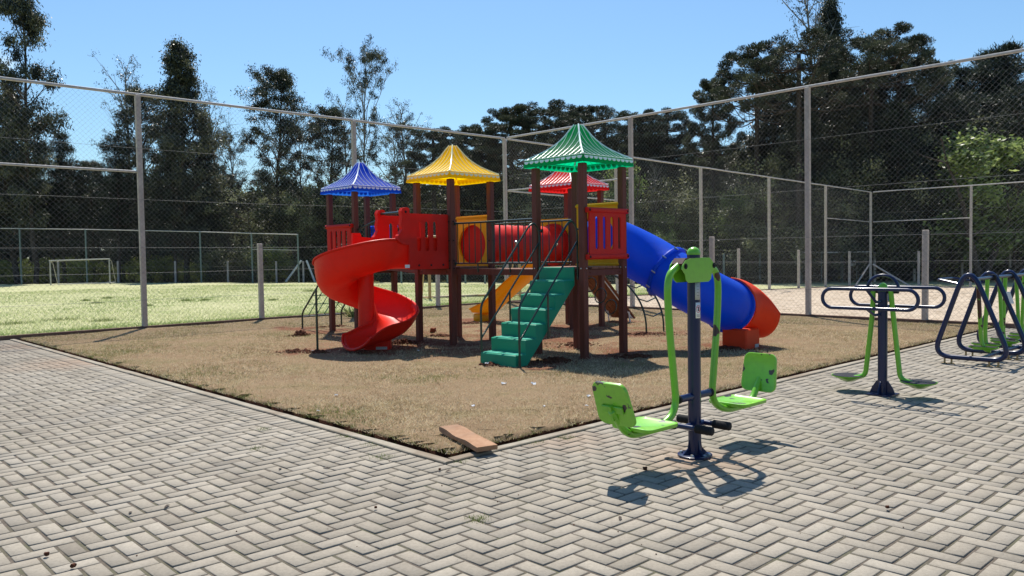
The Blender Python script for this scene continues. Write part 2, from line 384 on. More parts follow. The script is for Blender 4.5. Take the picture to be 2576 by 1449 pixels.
def tag(o, label=None, cat=None, group=None, kind=None):
    if label: o['label'] = label
    if cat: o['category'] = cat
    if group: o['group'] = group
    if kind: o['kind'] = kind
    return o
def thing(name, label, cat, loc, group=None):
    o = bpy.data.objects.new(name, None); COL.objects.link(o); o.location = loc; o.empty_display_size = .1
    ROOT[o.name] = Vector(loc); return tag(o, label, cat, group)
def npmesh(name, v, faces, mat, tone=None, kind=None, smooth=False):
    me = bpy.data.meshes.new(name); k = faces.shape[1]; nf = len(faces)
    me.vertices.add(len(v)); me.vertices.foreach_set('co', v.astype(np.float32).ravel())
    me.loops.add(nf*k); me.loops.foreach_set('vertex_index', faces.astype(np.int32).ravel())
    me.polygons.add(nf); me.polygons.foreach_set('loop_start', np.arange(0, nf*k, k, dtype=np.int32))
    me.update(calc_edges=True)
    if tone is not None:
        at = me.attributes.new('tone', 'FLOAT', 'FACE'); at.data.foreach_set('value', tone.astype(np.float32))
    me.materials.append(mat); me.validate(verbose=False); return me
def link(name, me, parent=None, kind=None, loc=None):
    o = bpy.data.objects.new(name, me); COL.objects.link(o)
    if parent: o.parent = parent
    if kind: o['kind'] = kind
    if loc is not None: o.location = loc
    return o
Zv = Vector((0, 0, 1)); PAv = Vector((*PA, 0)); PBv = Vector((*PB, 0)); Av = Vector((*A, 0)); Bv = Vector((*B, 0))
def bez(p, n=8):
    """round the corners of a polyline: p = list of (point, radius)"""
    out = []
    for i, (q, r) in enumerate(p):
        q = Vector(q)
        if i in (0, len(p)-1) or r <= 0: out.append(q); continue
        a = (Vector(p[i-1][0])-q); b = (Vector(p[i+1][0])-q)
        ra = min(r, a.length*.49); rb = min(r, b.length*.49); P = q+a.normalized()*ra; Q = q+b.normalized()*rb
        for k in range(n+1):
            t = k/n; out.append(P*(1-t)**2+q*2*t*(1-t)+Q*t*t)
    return out
def vnoise(x, y, s, seed=0):
    """cheap smooth value noise"""
    x = x/s; y = y/s; xi = np.floor(x).astype(int); yi = np.floor(y).astype(int); fx = x-xi; fy = y-yi
    fx = fx*fx*(3-2*fx); fy = fy*fy*(3-2*fy)
    def h(i, j):
        n = (i*374761393+j*668265263+seed*1442695) & 0x7fffffff; n = ((n ^ (n >> 13))*1274126177) & 0x7fffffff
        return ((n ^ (n >> 16)) & 0xffff)/65535.0
    return (h(xi, yi)*(1-fx)+h(xi+1, yi)*fx)*(1-fy)+(h(xi, yi+1)*(1-fx)+h(xi+1, yi+1)*fx)*fy
# ------------------------------------------------------------------ the ground, paving, lawn, kerbs
def sheet(name, poly, z, mat, zf=None):
    mb = MB(); mb.add([(p.x, p.y, z) for p in poly], [tuple(range(len(poly)))])
    return obj(name, mb, mat, smooth=0, kind='structure')
def grid_sheet(name, a0, a1, b0, b1, na, nb, zf, mat, ok=None):
    vs = []; fs = []
    for j in range(nb+1):
        for i in range(na+1):
            a = a0+(a1-a0)*i/na; b = b0+(b1-b0)*j/nb; p = AB(a, b); vs.append((p.x, p.y, zf(a, b)))
    for j in range(nb):
        for i in range(na):
            q = (j*(na+1)+i, j*(na+1)+i+1, (j+1)*(na+1)+i+1, (j+1)*(na+1)+i)
            if ok is None or ok(*vs[q[0]][:2]): fs.append(q)
    mb = MB(); mb.add(vs, fs); return obj(name, mb, mat, smooth=180, kind='structure')
# forest floor reaching the horizon, gently uneven, a little lower than the fields
def floor_z(x, y):
    far = max(0, math.hypot(x, y)-75)
    return -.62 + .15*math.sin(x*.05)*math.cos(y*.04)+far*.01
vs = []; fs = []; n = 64
gs = [math.copysign(abs(t)**2.2*400, t) for t in np.linspace(-1, 1, n+1)]
for j in range(n+1):
    for i in range(n+1): vs.append((gs[i], gs[j]+30, floor_z(gs[i], gs[j]+30)))
for j in range(n):
    for i in range(n): fs.append((j*(n+1)+i, j*(n+1)+i+1, (j+1)*(n+1)+i+1, (j+1)*(n+1)+i))
mb = MB(); mb.add(vs, fs); obj('forest_floor', mb, FLOORM, smooth=180, kind='structure')
FZ = 0.065
grid_sheet('field', -36, 47, BF+.04, 84, 60, 50, lambda a, b: FZ+gz(a)+.02*math.sin(a*.7)*math.cos(b*.5)*min(1, (b-BF)/3), FIELDM,
           ok=lambda x, y: y < 50.5 and x > -60)
grid_sheet('sand', AF+.04, 38.8, -26, BF-.05, 60, 70, lambda a, b: FZ-.01+gz(a)+(.035*math.sin(a*2.3+b)*math.cos(b*2.9-a) if 13.3 < a < 38.5 and b < 12.8 else 0), SANDM)
grid_sheet('far_verge', 38.84, 56, -40, BF+.02, 8, 12, lambda a, b: FZ+gz(a), FIELDM)
sheet('paving_bed', [AB(-14, -16), AB(AF+.2, -16), AB(AF+.2, .03), AB(.03, .03), AB(.03, BF+.2), AB(-14, BF+.2)], -.0065, JOINT)
sheet('lawn_soil', [AB(.02, .02), AB(AF+.1, .02), AB(AF+.1, BF+.1), AB(.02, BF+.1)], -.07, SOILM)
# herringbone pavers, one mesh: 90 degree herringbone either side of a soldier course
def pavers():
    c = .1035; rc = []
    def clip(x0, x1, y0, y1, X0, X1, Y0, Y1):
        x0, x1, y0, y1 = max(x0, X0), min(x1, X1), max(y0, Y0), min(y1, Y1)
        if x1-x0 > .03 and y1-y0 > .03: rc.append((x0, x1, y0, y1))
    def herring(X0, X1, Y0, Y1, ox, oy):
        for j in range(int((Y0-oy)/c)-3, int((Y1-oy)/c)+3):
            for i in range(int((X0-ox)/c)-3, int((X1-ox)/c)+3):
                m = (i-j) % 4; x = ox+i*c; y = oy+j*c
                if m == 0: clip(x, x+2*c, y, y+c, X0, X1, Y0, Y1)
                elif m == 3: clip(x, x+c, y, y+2*c, X0, X1, Y0, Y1)
    herring(-9.5, -2*c, -6.0, BF-.06, -2*c, 0)
    for j in range(-60, 128):
        if (j+1)*c < BF-.05: rc.append((-2*c, 0, j*c, (j+1)*c))
    herring(0, AF+.15, -12.5, 0, 0, 0)
    return np.array(rc)
rc = pavers(); n = len(rc)
cx_ = (rc[:, 0]+rc[:, 1])/2; cy_ = (rc[:, 2]+rc[:, 3])/2
hx = (rc[:, 1]-rc[:, 0])/2-.0078-rng.random(n)*.0016; hy = (rc[:, 3]-rc[:, 2])/2-.0078-rng.random(n)*.0016
jx = rng.normal(0, .0012, n); jy = rng.normal(0, .0012, n); rotj = rng.normal(0, .006, n)
ztop = rng.normal(0, .0012, n); tx = rng.normal(0, .006, n); ty = rng.normal(0, .006, n)
sgn = np.array([(-1, -1), (1, -1), (1, 1), (-1, 1)]); V = np.zeros((n, 12, 3))
for lv, (ins, dz) in enumerate(((0, -.016), (0.0004, -.0025), (.0026, 0))):
    for k in range(4):
        lx = sgn[k, 0]*(hx-ins); ly = sgn[k, 1]*(hy-ins)
        a = cx_+jx+lx-ly*rotj; b = cy_+jy+ly+lx*rotj
        V[:, lv*4+k, 0] = K[0]+a*A[0]+b*B[0]; V[:, lv*4+k, 1] = K[1]+a*A[1]+b*B[1]; V[:, lv*4+k, 2] = ztop+dz+lx*tx+ly*ty
loc_f = []
for lv in range(2):
    for k in range(4): loc_f.append((lv*4+k, lv*4+(k+1) % 4, (lv+1)*4+(k+1) % 4, (lv+1)*4+k))
loc_f.append((8, 9, 10, 11)); loc_f = np.array(loc_f)
F_ = (np.arange(n)[:, None, None]*12+loc_f[None]).reshape(-1, 4)
tone = np.clip(.55+rng.normal(0, .17, n)+(vnoise(cx_+50, cy_+50, 1.3, 3)-.5)*.5, 0, 1); tone[rng.random(n) < .035] *= .3
dark = (vnoise(cx_+50, cy_+50, .55, 9) > .74) & (rng.random(n) < .5) & (cx_ < 0); tone[dark] *= .25
me = npmesh('paving', V.reshape(-1, 3), F_, PAVM, np.repeat(tone, 9)); tag(link('paving', me), kind='structure')
# kerbs -----------------------------------------------------------------
def kerb(name, a0, a1, b0, b1, z0, z1, mat, wob=.006, along='a', zf=None, step=.22):
    n = max(2, int((a1-a0 if along == 'a' else b1-b0)/step)); rings = []
    for i in range(n+1):
        t = i/n; rr = [random.uniform(-wob, wob) for _ in range(4)]
        if along == 'a':
            a = a0+(a1-a0)*t; z = zf(a) if zf else 0; ring = [AB(a, b0+rr[0], z0+z), AB(a, b0+rr[0], z1-.006+z), AB(a, b0+.006+rr[0], z1+z+rr[2]*.3), AB(a, b1-.006+rr[1], z1+z+rr[3]*.3), AB(a, b1+rr[1], z1-.006+z), AB(a, b1+rr[1], z0+z)]
        else:
            b = b0+(b1-b0)*t; z = zf(a0) if zf else 0; ring = [AB(a0+rr[0], b, z0+z), AB(a0+rr[0], b, z1-.006+z), AB(a0+.006+rr[0], b, z1+z+rr[2]*.3), AB(a1-.006+rr[1], b, z1+z+rr[3]*.3), AB(a1+rr[1], b, z1-.006+z), AB(a1+rr[1], b, z0+z)]
        rings.append(ring)
    mb = MB(); mb.loft(rings, caps=True); return obj(name, mb, mat, smooth=30, kind='structure')
KW = .085
kerb('lawn_kerb', 0.003, KW, 0.003, BF-.06, -.09, .014, KERBM, wob=.004, along='b')
kerb('lawn_kerb', KW+.002, AF-.06, 0.003, KW, -.09, .014, KERBM, wob=.004, along='a')
kerb('fence_kerb', -9.0, AF-.055, BF-.05, BF+.05, -.15, .082, KERBD, wob=.003, along='a')
kerb('fence_kerb', AF+.055, 38.7, BF-.05, BF+.05, -.15, .085, KERBD, wob=.003, along='a', zf=gz)
kerb('fence_kerb', AF-.05, AF+.05, -14, BF+.05, -.15, .082, KERBD, wob=.003, along='b')
q0 = pix(1092, 754, .02); q1 = pix(1262, 744.6, .02); q2 = q1+(q1-q0)*1.6
mb = MB(); dd = (q2-q0).normalized(); nn_ = Vector((-dd.y, dd.x, 0)); mb.box((q0+q2)/2+Vector((0, 0, .03)), ((q2-q0).length, .12, .14), (dd, nn_, Zv)); obj('court_kerb', mb, KERBM, smooth=0, kind='structure')
# lawn: slightly domed turf with a ragged edge that stops short of the kerb
def lawn():
    na, nb = 150, 150; vs = []; fs = []
    def edge(t, s): return .035*math.sin(t*9+s)+.03*math.sin(t*23+s*3)+.025*random.uniform(-1, 1)
    ea = [edge(i*.11, 1) for i in range(nb+1)]; eb = [edge(i*.11, 2) for i in range(na+1)]
    for j in range(nb+1):
        for i in range(na+1):
            u = (i/na)**1.25; v = (j/nb)**1.25
            a = .155+max(0, ea[j])*1.6+(AF-.07-.155)*u*(1-max(0, ea[j])*1.6/12.6); b = .155+max(0, eb[i])*1.6+(BF-.07-.155)*v*(1-max(0, eb[i])*1.6/12.9)
            z = .030+.010*math.sin(a*2.1)*math.cos(b*1.7)
            if i == 0 or j == 0: z = -.085
            elif i == 1 or j == 1: z = .012
            if i == 1: a = a*.0+.172+max(0, ea[j])*1.6
            if j == 1: b = b*.0+.172+max(0, eb[i])*1.6
            p = AB(a, b); vs.append((p.x, p.y, z+random.uniform(-.004, .004)))
    for j in range(nb):
        for i in range(na): fs.append((j*(na+1)+i, j*(na+1)+i+1, (j+1)*(na+1)+i+1, (j+1)*(na+1)+i))
    mb = MB(); mb.add(vs, fs); mb.m = [1 if (k % na == 0 or k < na) else 0 for k in range(len(fs))]; return obj('lawn', mb, [LAWNM, SOILM], smooth=60, kind='structure')
HOLES = [(*PL(x, y).xy, r) for x, y, r in ((-1.62, .05, .55), (-2.2, .73, .4), (-.43, 3.3, .4), (-.31, 4.4, .45), (-1.3, -3.0, .35), (0, -3.15, .3), (.43, -2.3, .35), (.43, -3.15, .3), (-.43, 2.5, .3),
         (3.0, 2.8, .5), (4.5, 0, .45), (2.9, -1.75, .45), (2.1, -4.0, .45), (-.43, -.43, .35), (.43, -.43, .3), (3.0, .1, .6), (-.43, .43, .3), (1.2, -1.3, .6))]
def soil_mask(x, y):
    m = np.zeros(len(x))
    for hx_, hy_, hr in HOLES:
        d = np.hypot(x-hx_, y-hy_)+(vnoise(x+60, y+60, .3, 5)-.5)*.7*hr*2; m = np.maximum(m, np.clip((hr*1.5-d)/(hr*.8), 0, 1))
    q = PL(1.2, -.6); d = np.hypot((x-q.x)/4.4, (y-q.y)/3.4); m = np.maximum(m, np.clip((1.1-d)*1.6, 0, .75)*np.clip((vnoise(x+60, y+60, .5, 6)*.6+vnoise(x+60, y+60, .16, 7)*.4-.46)*7, 0, 1))
    return m
LW = lawn()
co = np.empty(len(LW.data.vertices)*3, np.float32); LW.data.vertices.foreach_get('co', co); co = co.reshape(-1, 3)
at_ = LW.data.attributes.new('soil', 'FLOAT', 'POINT'); at_.data.foreach_set('value', soil_mask(co[:, 0].astype(float), co[:, 1].astype(float)).astype(np.float32))
def blades(name, P, L, W_, tone, mat, lean=.5, z0=0.0):
    n = len(P); an = rng.random(n)*2*PI; lx = rng.normal(0, lean, n)*L; ly = rng.normal(0, lean, n)*L
    v = np.zeros((n, 3, 3)); dx = np.cos(an)*W_/2; dy = np.sin(an)*W_/2
    v[:, 0] = P+np.stack([dx, dy, np.zeros(n)-.005], 1); v[:, 1] = P-np.stack([dx, dy, np.zeros(n)+.005], 1)
    v[:, 2] = P+np.stack([lx, ly, L*(.45+.55*rng.random(n))], 1)
    f = np.arange(n*3).reshape(n, 3); return npmesh(name, v.reshape(-1, 3), f, mat, tone)
def ab2w(a, b): return K[0]+a*A[0]+b*B[0], K[1]+a*A[1]+b*B[1]
# bare trodden or dug soil where turf is missing
na_ = 300000
a = rng.random(na_)**1.15*(AF-.25)+.165; b = rng.random(na_)**1.15*(BF-.30)+.165
x, y = ab2w(a, b); keep = np.ones(na_, bool)
keep &= ~(rng.random(na_) < soil_mask(x, y)*.8)
a, b, x, y = a[keep], b[keep], x[keep], y[keep]
ed = np.minimum(np.minimum(a, b)*1.0, np.minimum(AF-a, BF-b)*.7)
g = vnoise(x+60, y+60, 1.1, 1)*.6+vnoise(x+60, y+60, .3, 2)*.4
green = np.clip((g-.55)*2.8, 0, .75)+np.clip(.75-ed*1.6, 0, .75)*(vnoise(x+60, y+60, .22, 4)*.9+.1)
green = np.maximum(green, np.clip((b-6.5)/5, 0, .6)*vnoise(x+60, y+60, .5, 8)); green = np.maximum(green, np.clip((a-8)/8, 0, .5)*vnoise(x+60, y+60, .6, 8))
fine = vnoise(x+60, y+60, .085, 11)*.6+vnoise(x+60, y+60, .035, 12)*.4; pale = np.clip((fine-.40)*5, 0, 1)
tn = np.clip(np.where(rng.random(len(a)) < green, .75+.25*rng.random(len(a)), np.where(rng.random(len(a)) < .15+.7*pale, rng.random(len(a))*.18, .35+.2*rng.random(len(a)))), 0, 1)
L_ = .020+.024*rng.random(len(a))*(.6+.8*pale)+np.where(ed < .28, .012, 0)
me = blades('lawn_grass', np.stack([x, y, .026+np.where(ed < .24, -.015, 0)], 1), L_, .0050+.0035*rng.random(len(a)), tn, BLADE, lean=.75)
tag(link('lawn_grass', me), 'short dry straw coloured lawn grass around the playset', 'grass', kind='stuff')
# field grass: paler tufts beyond the fence, denser near it
nf_ = 190000
a = rng.random(nf_)*40-14; b = BF+.08+rng.random(nf_)**1.9*26; x, y = ab2w(a, b)
k = (y < 45) & (x > -30); a, b, x, y = a[k], b[k], x[k], y[k]
g = vnoise(x+90, y+90, 2.2, 1)*.5+vnoise(x+90, y+90, .5, 2)*.5+np.clip(.5-(b-BF)*.5, 0, .4)
tn = np.clip(np.where(rng.random(len(a)) < np.clip((g-.42)*2.2, .05, .9), .7+.3*rng.random(len(a)), rng.random(len(a))*.5), 0, 1)
zz = np.array([gz(t) for t in a])+FZ
me = blades('field_grass', np.stack([x, y, zz], 1), (.035+.035*rng.random(len(a)))*np.where((b-BF) < .5, 1.4, 1), .010+.008*rng.random(len(a))+(b-BF)*.0006, tn, FBLADE, lean=.6)
tag(link('field_grass', me), 'bright sunlit grass of the sports field behind the left fence', 'grass', kind='stuff')
WT = ['broad low one behind the left fence', 'at the left edge of the picture behind the fence', 'just left of the first tall post', 'just right of the first tall post, farther out', 'beside the first tall post', 'left half, by the football goal side', 'left half, the one nearest the first tall post', 'left half, between two others',
      'seen beside the spiral slide', 'seen under the yellow tower', 'left of the short post', 'midway between the tall and the short post', 'far out, left of the spiral slide', 'far out, right of the short post']
# darker weed tufts out in the field, one cluster object each
def tuft(name, p, r, h, n, label, group=None, cat='weed', mat=None, lo=0.0, hi=1.0):
    q = rng.normal(0, r*.5, (n, 2)); P = np.zeros((n, 3)); P[:, :2] = q
    me = blades(name, P, h*(.5+.5*rng.random(n)), max(.004, h*.09)*np.ones(n), lo+(hi-lo)*rng.random(n), mat or WEEDM, lean=.55)
    return tag(link(name, me, loc=p), label, cat, group)
for k_, (px_, py_, sz) in enumerate(((150, 805, .5), (35, 815, .45), (260, 808, .3), (470, 757, .2), (370, 770, .18), (243, 763, .2), (270, 751, .2), (215, 757, .18), (960, 760, .22), (1125, 722, .4), (685, 756, .18), (515, 756, .15), (960, 733, .3), (780, 733, .3))):
    tuft('weed_tuft', pix(px_, py_, FZ), sz, .12, 220, 'weed tuft in the field, '+WT[k_], 'weed tufts in the field', lo=.2)
tuft('tall_weed', pix(885, 797, FZ), .10, .55, 26, 'tall thin dry weed stalks in the field just behind the left fence', cat='weed')
for px_, py_, r_, n_, lb in ((1205, 1305, .07, 150, 'lone green weed growing in a joint of the open paving in the foreground'), (1338, 1111, .10, 260, 'low green weed patch in the joint beside the right kerb near the plank'),
        (1425, 1101, .08, 160, 'sparse dry green weed by the right kerb, the one farther from the plank'), (1150, 1158, .08, 160, 'small weed hugging the outer corner of the lawn kerb'),
        (940, 1118, .12, 220, 'weed strip at the foot of the left kerb, nearest to the corner'), (885, 1097, .12, 200, 'weed strip at the foot of the left kerb, second from the corner'), (960, 1150, .10, 150, 'thin weeds in the paving joint left of the kerb corner'),
        (780, 1045, .10, 120, 'weeds at the foot of the left kerb, farthest from the corner'), (645, 1128, .07, 90, 'faint mossy weed in the middle of the left paving'), (660, 1080, .07, 80, 'faint mossy weed between pavers farther up the left paving')):
    tuft('paving_weed', pix(px_, py_, 0), r_, .024, n_, lb, 'weeds in the paving joints')
# crumbs of soil and grit on the paving, too many to count
mb = MB()
for i in range(420):
    a = random.uniform(-6, 6); b = random.uniform(-5, 8)
    if a > -.02 and b > -.02: continue
    if random.random() < .35: a = random.uniform(-.5, 0) if random.random() < .5 else a; b = b if a < 0 else random.uniform(-.6, 0)
    s = random.uniform(.002, .006); p = AB(a, b, s*.6)
    mb.box(p, (s*random.uniform(1, 2), s*1.3, s), (Vector((math.cos(i), math.sin(i), 0)), Vector((-math.sin(i), math.cos(i), 0)), Zv), bev=s*.3)
obj('soil_crumbs', mb, SOIL, label='dark crumbs of soil scattered over the paving', cat='soil crumbs', kind='stuff')
# loose dug soil heaped round the footings of the playset
def clods(name, p, r, n, h, label, group, seed):
    rd = random.Random(seed); mb = MB()
    for i in range(n):
        an = rd.uniform(0, 2*PI); d = r*abs(rd.gauss(0, .5)); s = rd.uniform(.012, .045)*(1.5 if d < r*.3 else .8)
        c = Vector((p.x+math.cos(an)*d, p.y+math.sin(an)*d*.7, .015+max(0, h*(1-d/r))*rd.uniform(.3, 1)))
        ax = Vector((rd.gauss(0, 1), rd.gauss(0, 1), rd.gauss(0, 1))).normalized(); ay = ax.orthogonal().normalized(); az = ax.cross(ay)
        mb.box(c, (s*rd.uniform(.8, 1.6), s, s*rd.uniform(.6, 1)), (ax, ay, az), bev=s*.25)
    n2 = 14; rings = []
    for k, (rr, zz_) in enumerate(((1, -.02), (.8, .012), (.5, h*.6), (.2, h))):
        rings.append([Vector((p.x+math.cos(2*PI*j/n2)*r*.75*rr*rd.uniform(.75, 1.2), p.y+math.sin(2*PI*j/n2)*r*.5*rr*rd.uniform(.75, 1.2), zz_*rd.uniform(.6, 1.2))) for j in range(n2)])
    mb.loft(rings, caps=True)
    return obj(name, mb, SOIL, smooth=0, label=label, cat='soil heap', group=group, at=(p.x, p.y, 0))
HEAPS = [(pix(757, 848), .17, 70, .10, 'lumpy heap of red soil behind the thin support pole left of the spiral slide'), (pix(745, 890), .36, 130, .025, 'flat scatter of red soil at the left foot of the spiral slide'), (pix(800, 893), .22, 70, .04, 'loose red soil round the foot of the thin support pole'),
         (pix(1015, 868), .30, 110, .07, 'dark soil heap right of the spiral slide exit'), (pix(1240, 925), .35, 120, .02, 'red soil scattered before the bottom green step'), (pix(1395, 915), .35, 120, .05, 'red soil heap between the green steps and the green tower posts'),
         (pix(1180, 818), .5, 110, .02, 'red soil patch under the end of the yellow slide'), (pix(1455, 872), .5, 120, .03, 'red soil under the green tower'), (pix(1600, 905), .45, 140, .04, 'red soil strip beside the right post of the green tower'),
         (pix(1625, 845), .55, 130, .02, 'red soil at the foot of the curved climber'), (pix(1840, 882), .4, 110, .03, 'dark soil under the exit of the blue tube slide'), (pix(850, 825), .5, 110, .02, 'soil beneath the blue tower and its rope net'),
         (pix(1110, 850), .35, 90, .02, 'crumbled soil between the yellow tower posts'), (pix(1300, 885), .4, 60, .015, 'soil under the bridge between yellow and green towers')]
for i, (p, r_, n_, h_, lb) in enumerate(HEAPS): clods('soil_heap', p, r_*1.5, int(n_*1.6), h_, lb, 'heaps of dug red soil', i)
# ------------------------------------------------------------------ chain link fences
def mesh_wires(P, D, L, H, d, r, zf, z0=0.0):
    """two sets of diagonal wires in a vertical plane from P along D"""
    segs = []
    for k in range(int(-H/d)-1, int(L/d)+1):
        s0 = k*d; a, b = max(0, s0), min(L, s0+H)
        if b-a > .02: segs.append((a, a-s0, b, b-s0))
        s0 = k*d+H; a, b = min(L, s0), max(0, s0-H)
        if a-b > .02: segs.append((a, s0-a, b, s0-b))
    sg = np.array(segs); n = len(sg); off = np.array([(1, 0), (-.5, .87), (-.5, -.87)])*r; dg = np.where(sg[:, 2] > sg[:, 0], -1., 1.)
    v = np.zeros((n, 2, 3, 3)); nrm = np.array([-D.y, D.x])
    for e in range(2):
        s = sg[:, e*2]; z = sg[:, e*2+1]; zz = z+z0+np.array([zf(t) for t in s])
        for k in range(3):
            v[:, e, k, 0] = P.x+D.x*(s+off[k, 1]*.7)+nrm[0]*off[k, 0]; v[:, e, k, 1] = P.y+D.y*(s+off[k, 1]*.7)+nrm[1]*off[k, 0]; v[:, e, k, 2] = zz+dg*off[k, 1]*.7
    f = np.array([(k, (k+1) % 3, 3+(k+1) % 3, 3+k) for k in range(3)])
    F = (np.arange(n)[:, None, None]*6+f[None]).reshape(-1, 4)
    return v.reshape(-1, 3), F
def fence(name, label, P, D, L, H, talls, shorts, rails, wires, mat_post=CONC, pw=.10, Hs=1.80, d=.105, r=.0015, zf=lambda s: 0, mesh=True, group='chain link fences', meshto=None, wr=.0026):
    t = thing(name, label, 'fence', (P.x, P.y, 0), group); N_ = Vector((-D.y, D.x, 0)); out = N_*.0
    for hh, ss in ((H, talls), (Hs, shorts)):
        for s in ss:
            mb = MB(); c = P+D*s; z = zf(s); tl = random.uniform(-.004, .004)
            ax = (D, N_, (Zv+D*tl).normalized()); mb.box(Vector((c.x, c.y, z+hh/2-.1)), (pw, pw, hh+.2), ax, bev=pw*.1); obj('post', mb, mat_post, t, smooth=0)
    for s0, s1, z, rr in rails:
        mb = MB(); n = max(2, int((s1-s0)/1.3)); pts = [P+D*(s0+(s1-s0)*i/n)+Zv*(z+zf(s0+(s1-s0)*i/n)+random.uniform(-.008, .008)) for i in range(n+1)]
        mb.tube(pts, rr, seg=8); obj('top_rail' if z > H-.3 else 'mid_rail', mb, RAIL, t)
    if wires:
        for z in wires:
            mb = MB(); n = max(2, int(L/2.3)); mb.tube([P+D*(L*i/n)-N_*(pw*.5+.004)+Zv*(z+zf(L*i/n)+random.uniform(-.012, .012)) for i in range(n+1)], wr, seg=5); obj('tension_wire', mb, WIRE, t)
    if mesh:
        Q = P-N_*(pw*.5+.003); v, F = mesh_wires(Q, D, L, (meshto or H-.05)-.09, d, r, zf, .09); v -= np.array([P.x, P.y, 0])
        link('wire_mesh', npmesh('wire_mesh', v, F, WIRE), t)
    return t
HT = 4.88
PF = AB(-7.9, BF); LF = AF+7.9
f1 = fence('chain_link_fence', 'tall chain link fence between the playground lawn and the green field, on the left', PF, Av, LF, HT,
      [-2.72+7.9, 2.47+7.9, 7.66+7.9, AF+7.9], [5.07+7.9, 10.25+7.9], [(0, LF, HT+.01, .030), (-2.72+7.9, 2.47+7.9, 3.30, .024)], [.62, 1.20, 1.72, 2.72, 3.78])
P2 = AB(AF, BF-.12); L2 = BF+12
f2 = fence('chain_link_fence', 'tall chain link fence between the playground lawn and the sand court, on the right', P2, -Bv, L2, HT,
      [4.58, 9.28, 13.98, 18.68], [2.23, 6.93, 11.63, 16.3], [(0, L2, HT+.01, .030), (0, 4.58, 3.35, .022)], [.62, 1.20, 1.72, 2.72, 3.78])
P3 = AB(AF+.12, BF); L3 = 25.83
f3 = fence('chain_link_fence', 'tall chain link fence running back from the corner post along the sand court', P3, Av, L3, HT,
      [5.07, 10.18, 15.38, 20.7, 25.83], [7.6, 12.9, 18.02, 23.3], [(0, L3, HT+.01, .028), (20.7, L3, 3.35, .02), (0, 5.07, 3.35, .02)], [.62, 1.20, 1.72, 2.72, 3.78], zf=lambda s: gz(AF+.12+s), d=.15, r=.0016)
P4 = AB(38.8, BF-.12); L4 = 32
f4 = fence('chain_link_fence', 'tall chain link fence across the far end of the sand court, behind the exercise machines', P4, -Bv, L4, HT,
      [4.6, 9.3, 14.0, 18.7, 23.4], [2.25, 6.95, 11.6], [(0, L4, HT+.01, .028), (0, 4.6, 3.35, .024)], [.62, 1.20, 1.72, 2.72, 3.78], zf=lambda s: gz(38.8), d=.15, r=.0016)
zg = gz(38.8)
for e in ((AB(38.75, BF, 1.15+zg), AB(36.9, BF, zg-.02)), (AB(38.8, BF-.15, 1.15+zg), AB(38.8, BF-2.1, zg-.02))):
    mb = MB(); dd = (e[1]-e[0]); ax = dd.normalized(); ay = ax.orthogonal().normalized(); mb.box((e[0]+e[1])/2+(Av*-.1), (dd.length, .07, .07), (ax, ay, ax.cross(ay)), bev=.006); obj('brace', mb, CONC, f4, smooth=0)
mb = MB(); e = (AB(30.9, BF, .95+gz(30.9)), AB(29.2, BF+.0, gz(29.2)-.02)); dd = e[1]-e[0]; ax = dd.normalized(); ay = ax.orthogonal().normalized()
# far fences round the field (posts set where the photograph shows their feet)
def pfence(name, label, pts, Hs, mat, pr, rail=None, wires=(), mesh=None, group=None, braces=(), mids=()):
    P0 = pts[0]; t = thing(name, label, 'fence', (P0.x, P0.y, 0), group)
    for p, h in zip(pts, Hs):
        mb = MB(); mb.box(Vector((p.x, p.y, p.z+h/2-.1)), (pr*2, pr*2, h+.2), bev=pr*.25); obj('post', mb, mat, t, smooth=30)
    tops = [p+Zv*h for p, h in zip(pts, Hs)]
    if rail: mb = MB(); mb.tube(tops, rail, seg=8); obj('top_rail', mb, RAIL, t)
    for i, j, f in mids: mb = MB(); mb.tube([pts[i]+Zv*Hs[i]*f, pts[j]+Zv*Hs[j]*f], .022, seg=6); obj('mid_rail', mb, RAIL, t)
    for f in wires:
        mb = MB(); mb.tube([p+Zv*h*f for p, h in zip(pts, Hs)], .004, seg=4); obj('tension_wire', mb, WIRE, t)
    if mesh:
        vs, fs, o_ = [], [], 0
        for i in range(len(pts)-1):
            dd = pts[i+1]-pts[i]; L = dd.xy.length; D = Vector((dd.x/L, dd.y/L, 0)); h = (Hs[i]+Hs[i+1])/2
            v, F = mesh_wires(pts[i], D, L, h, mesh, .0020, lambda s, a=pts[i].z, b=pts[i+1].z, L=L: a+(b-a)*s/L); vs.append(v); fs.append(F+o_); o_ += len(v)
        v = np.concatenate(vs)-np.array([P0.x, P0.y, 0]); link('wire_mesh', npmesh('wire_mesh', v, np.concatenate(fs), WIRE), t)
    for p, q in braces:
        mb = MB(); dd = q-p; ax = dd.normalized(); ay = ax.orthogonal().normalized(); mb.box((p+q)/2, (dd.length, .09, .09), (ax, ay, ax.cross(ay))); obj('brace', mb, WHITEP, t, smooth=0)
    return t
def foot(x, y, Dp, z=None):
    d = rt*((x-1288)/FPX) - up*((y-724.5)/FPX) + fw; q = d*(Dp/d.y); return Vector((q.x, Dp, (CAM_H+q.z) if z is None else z))
cols = [(-110, 722, 51.5, 573), (55, 719, 51, 575), (220, 717, 51, 577), (367, 713, 51, 580), (507, 711, 51, 583), (636, 709.5, 50.5, 587), (752, 709, 50, 590)]
pts = [foot(x, y, D_) for x, y, D_, t_ in cols]; Hs = [pixd(x, t_, D_).z-foot(x, y, D_).z for x, y, D_, t_ in cols]
pfence('ball_stop_fence', 'high pale green ball stop fence with a white top rail behind the football goal', pts, Hs, GPIPE, .045, rail=.03, wires=(.32, .63), mesh=.2, group='far fences', mids=((5, 6, .67),))
cols = [(-60, 54), (148, 53), (298, 53), (442, 53), (574, 53), (696, 52.5), (764, 52.3)]
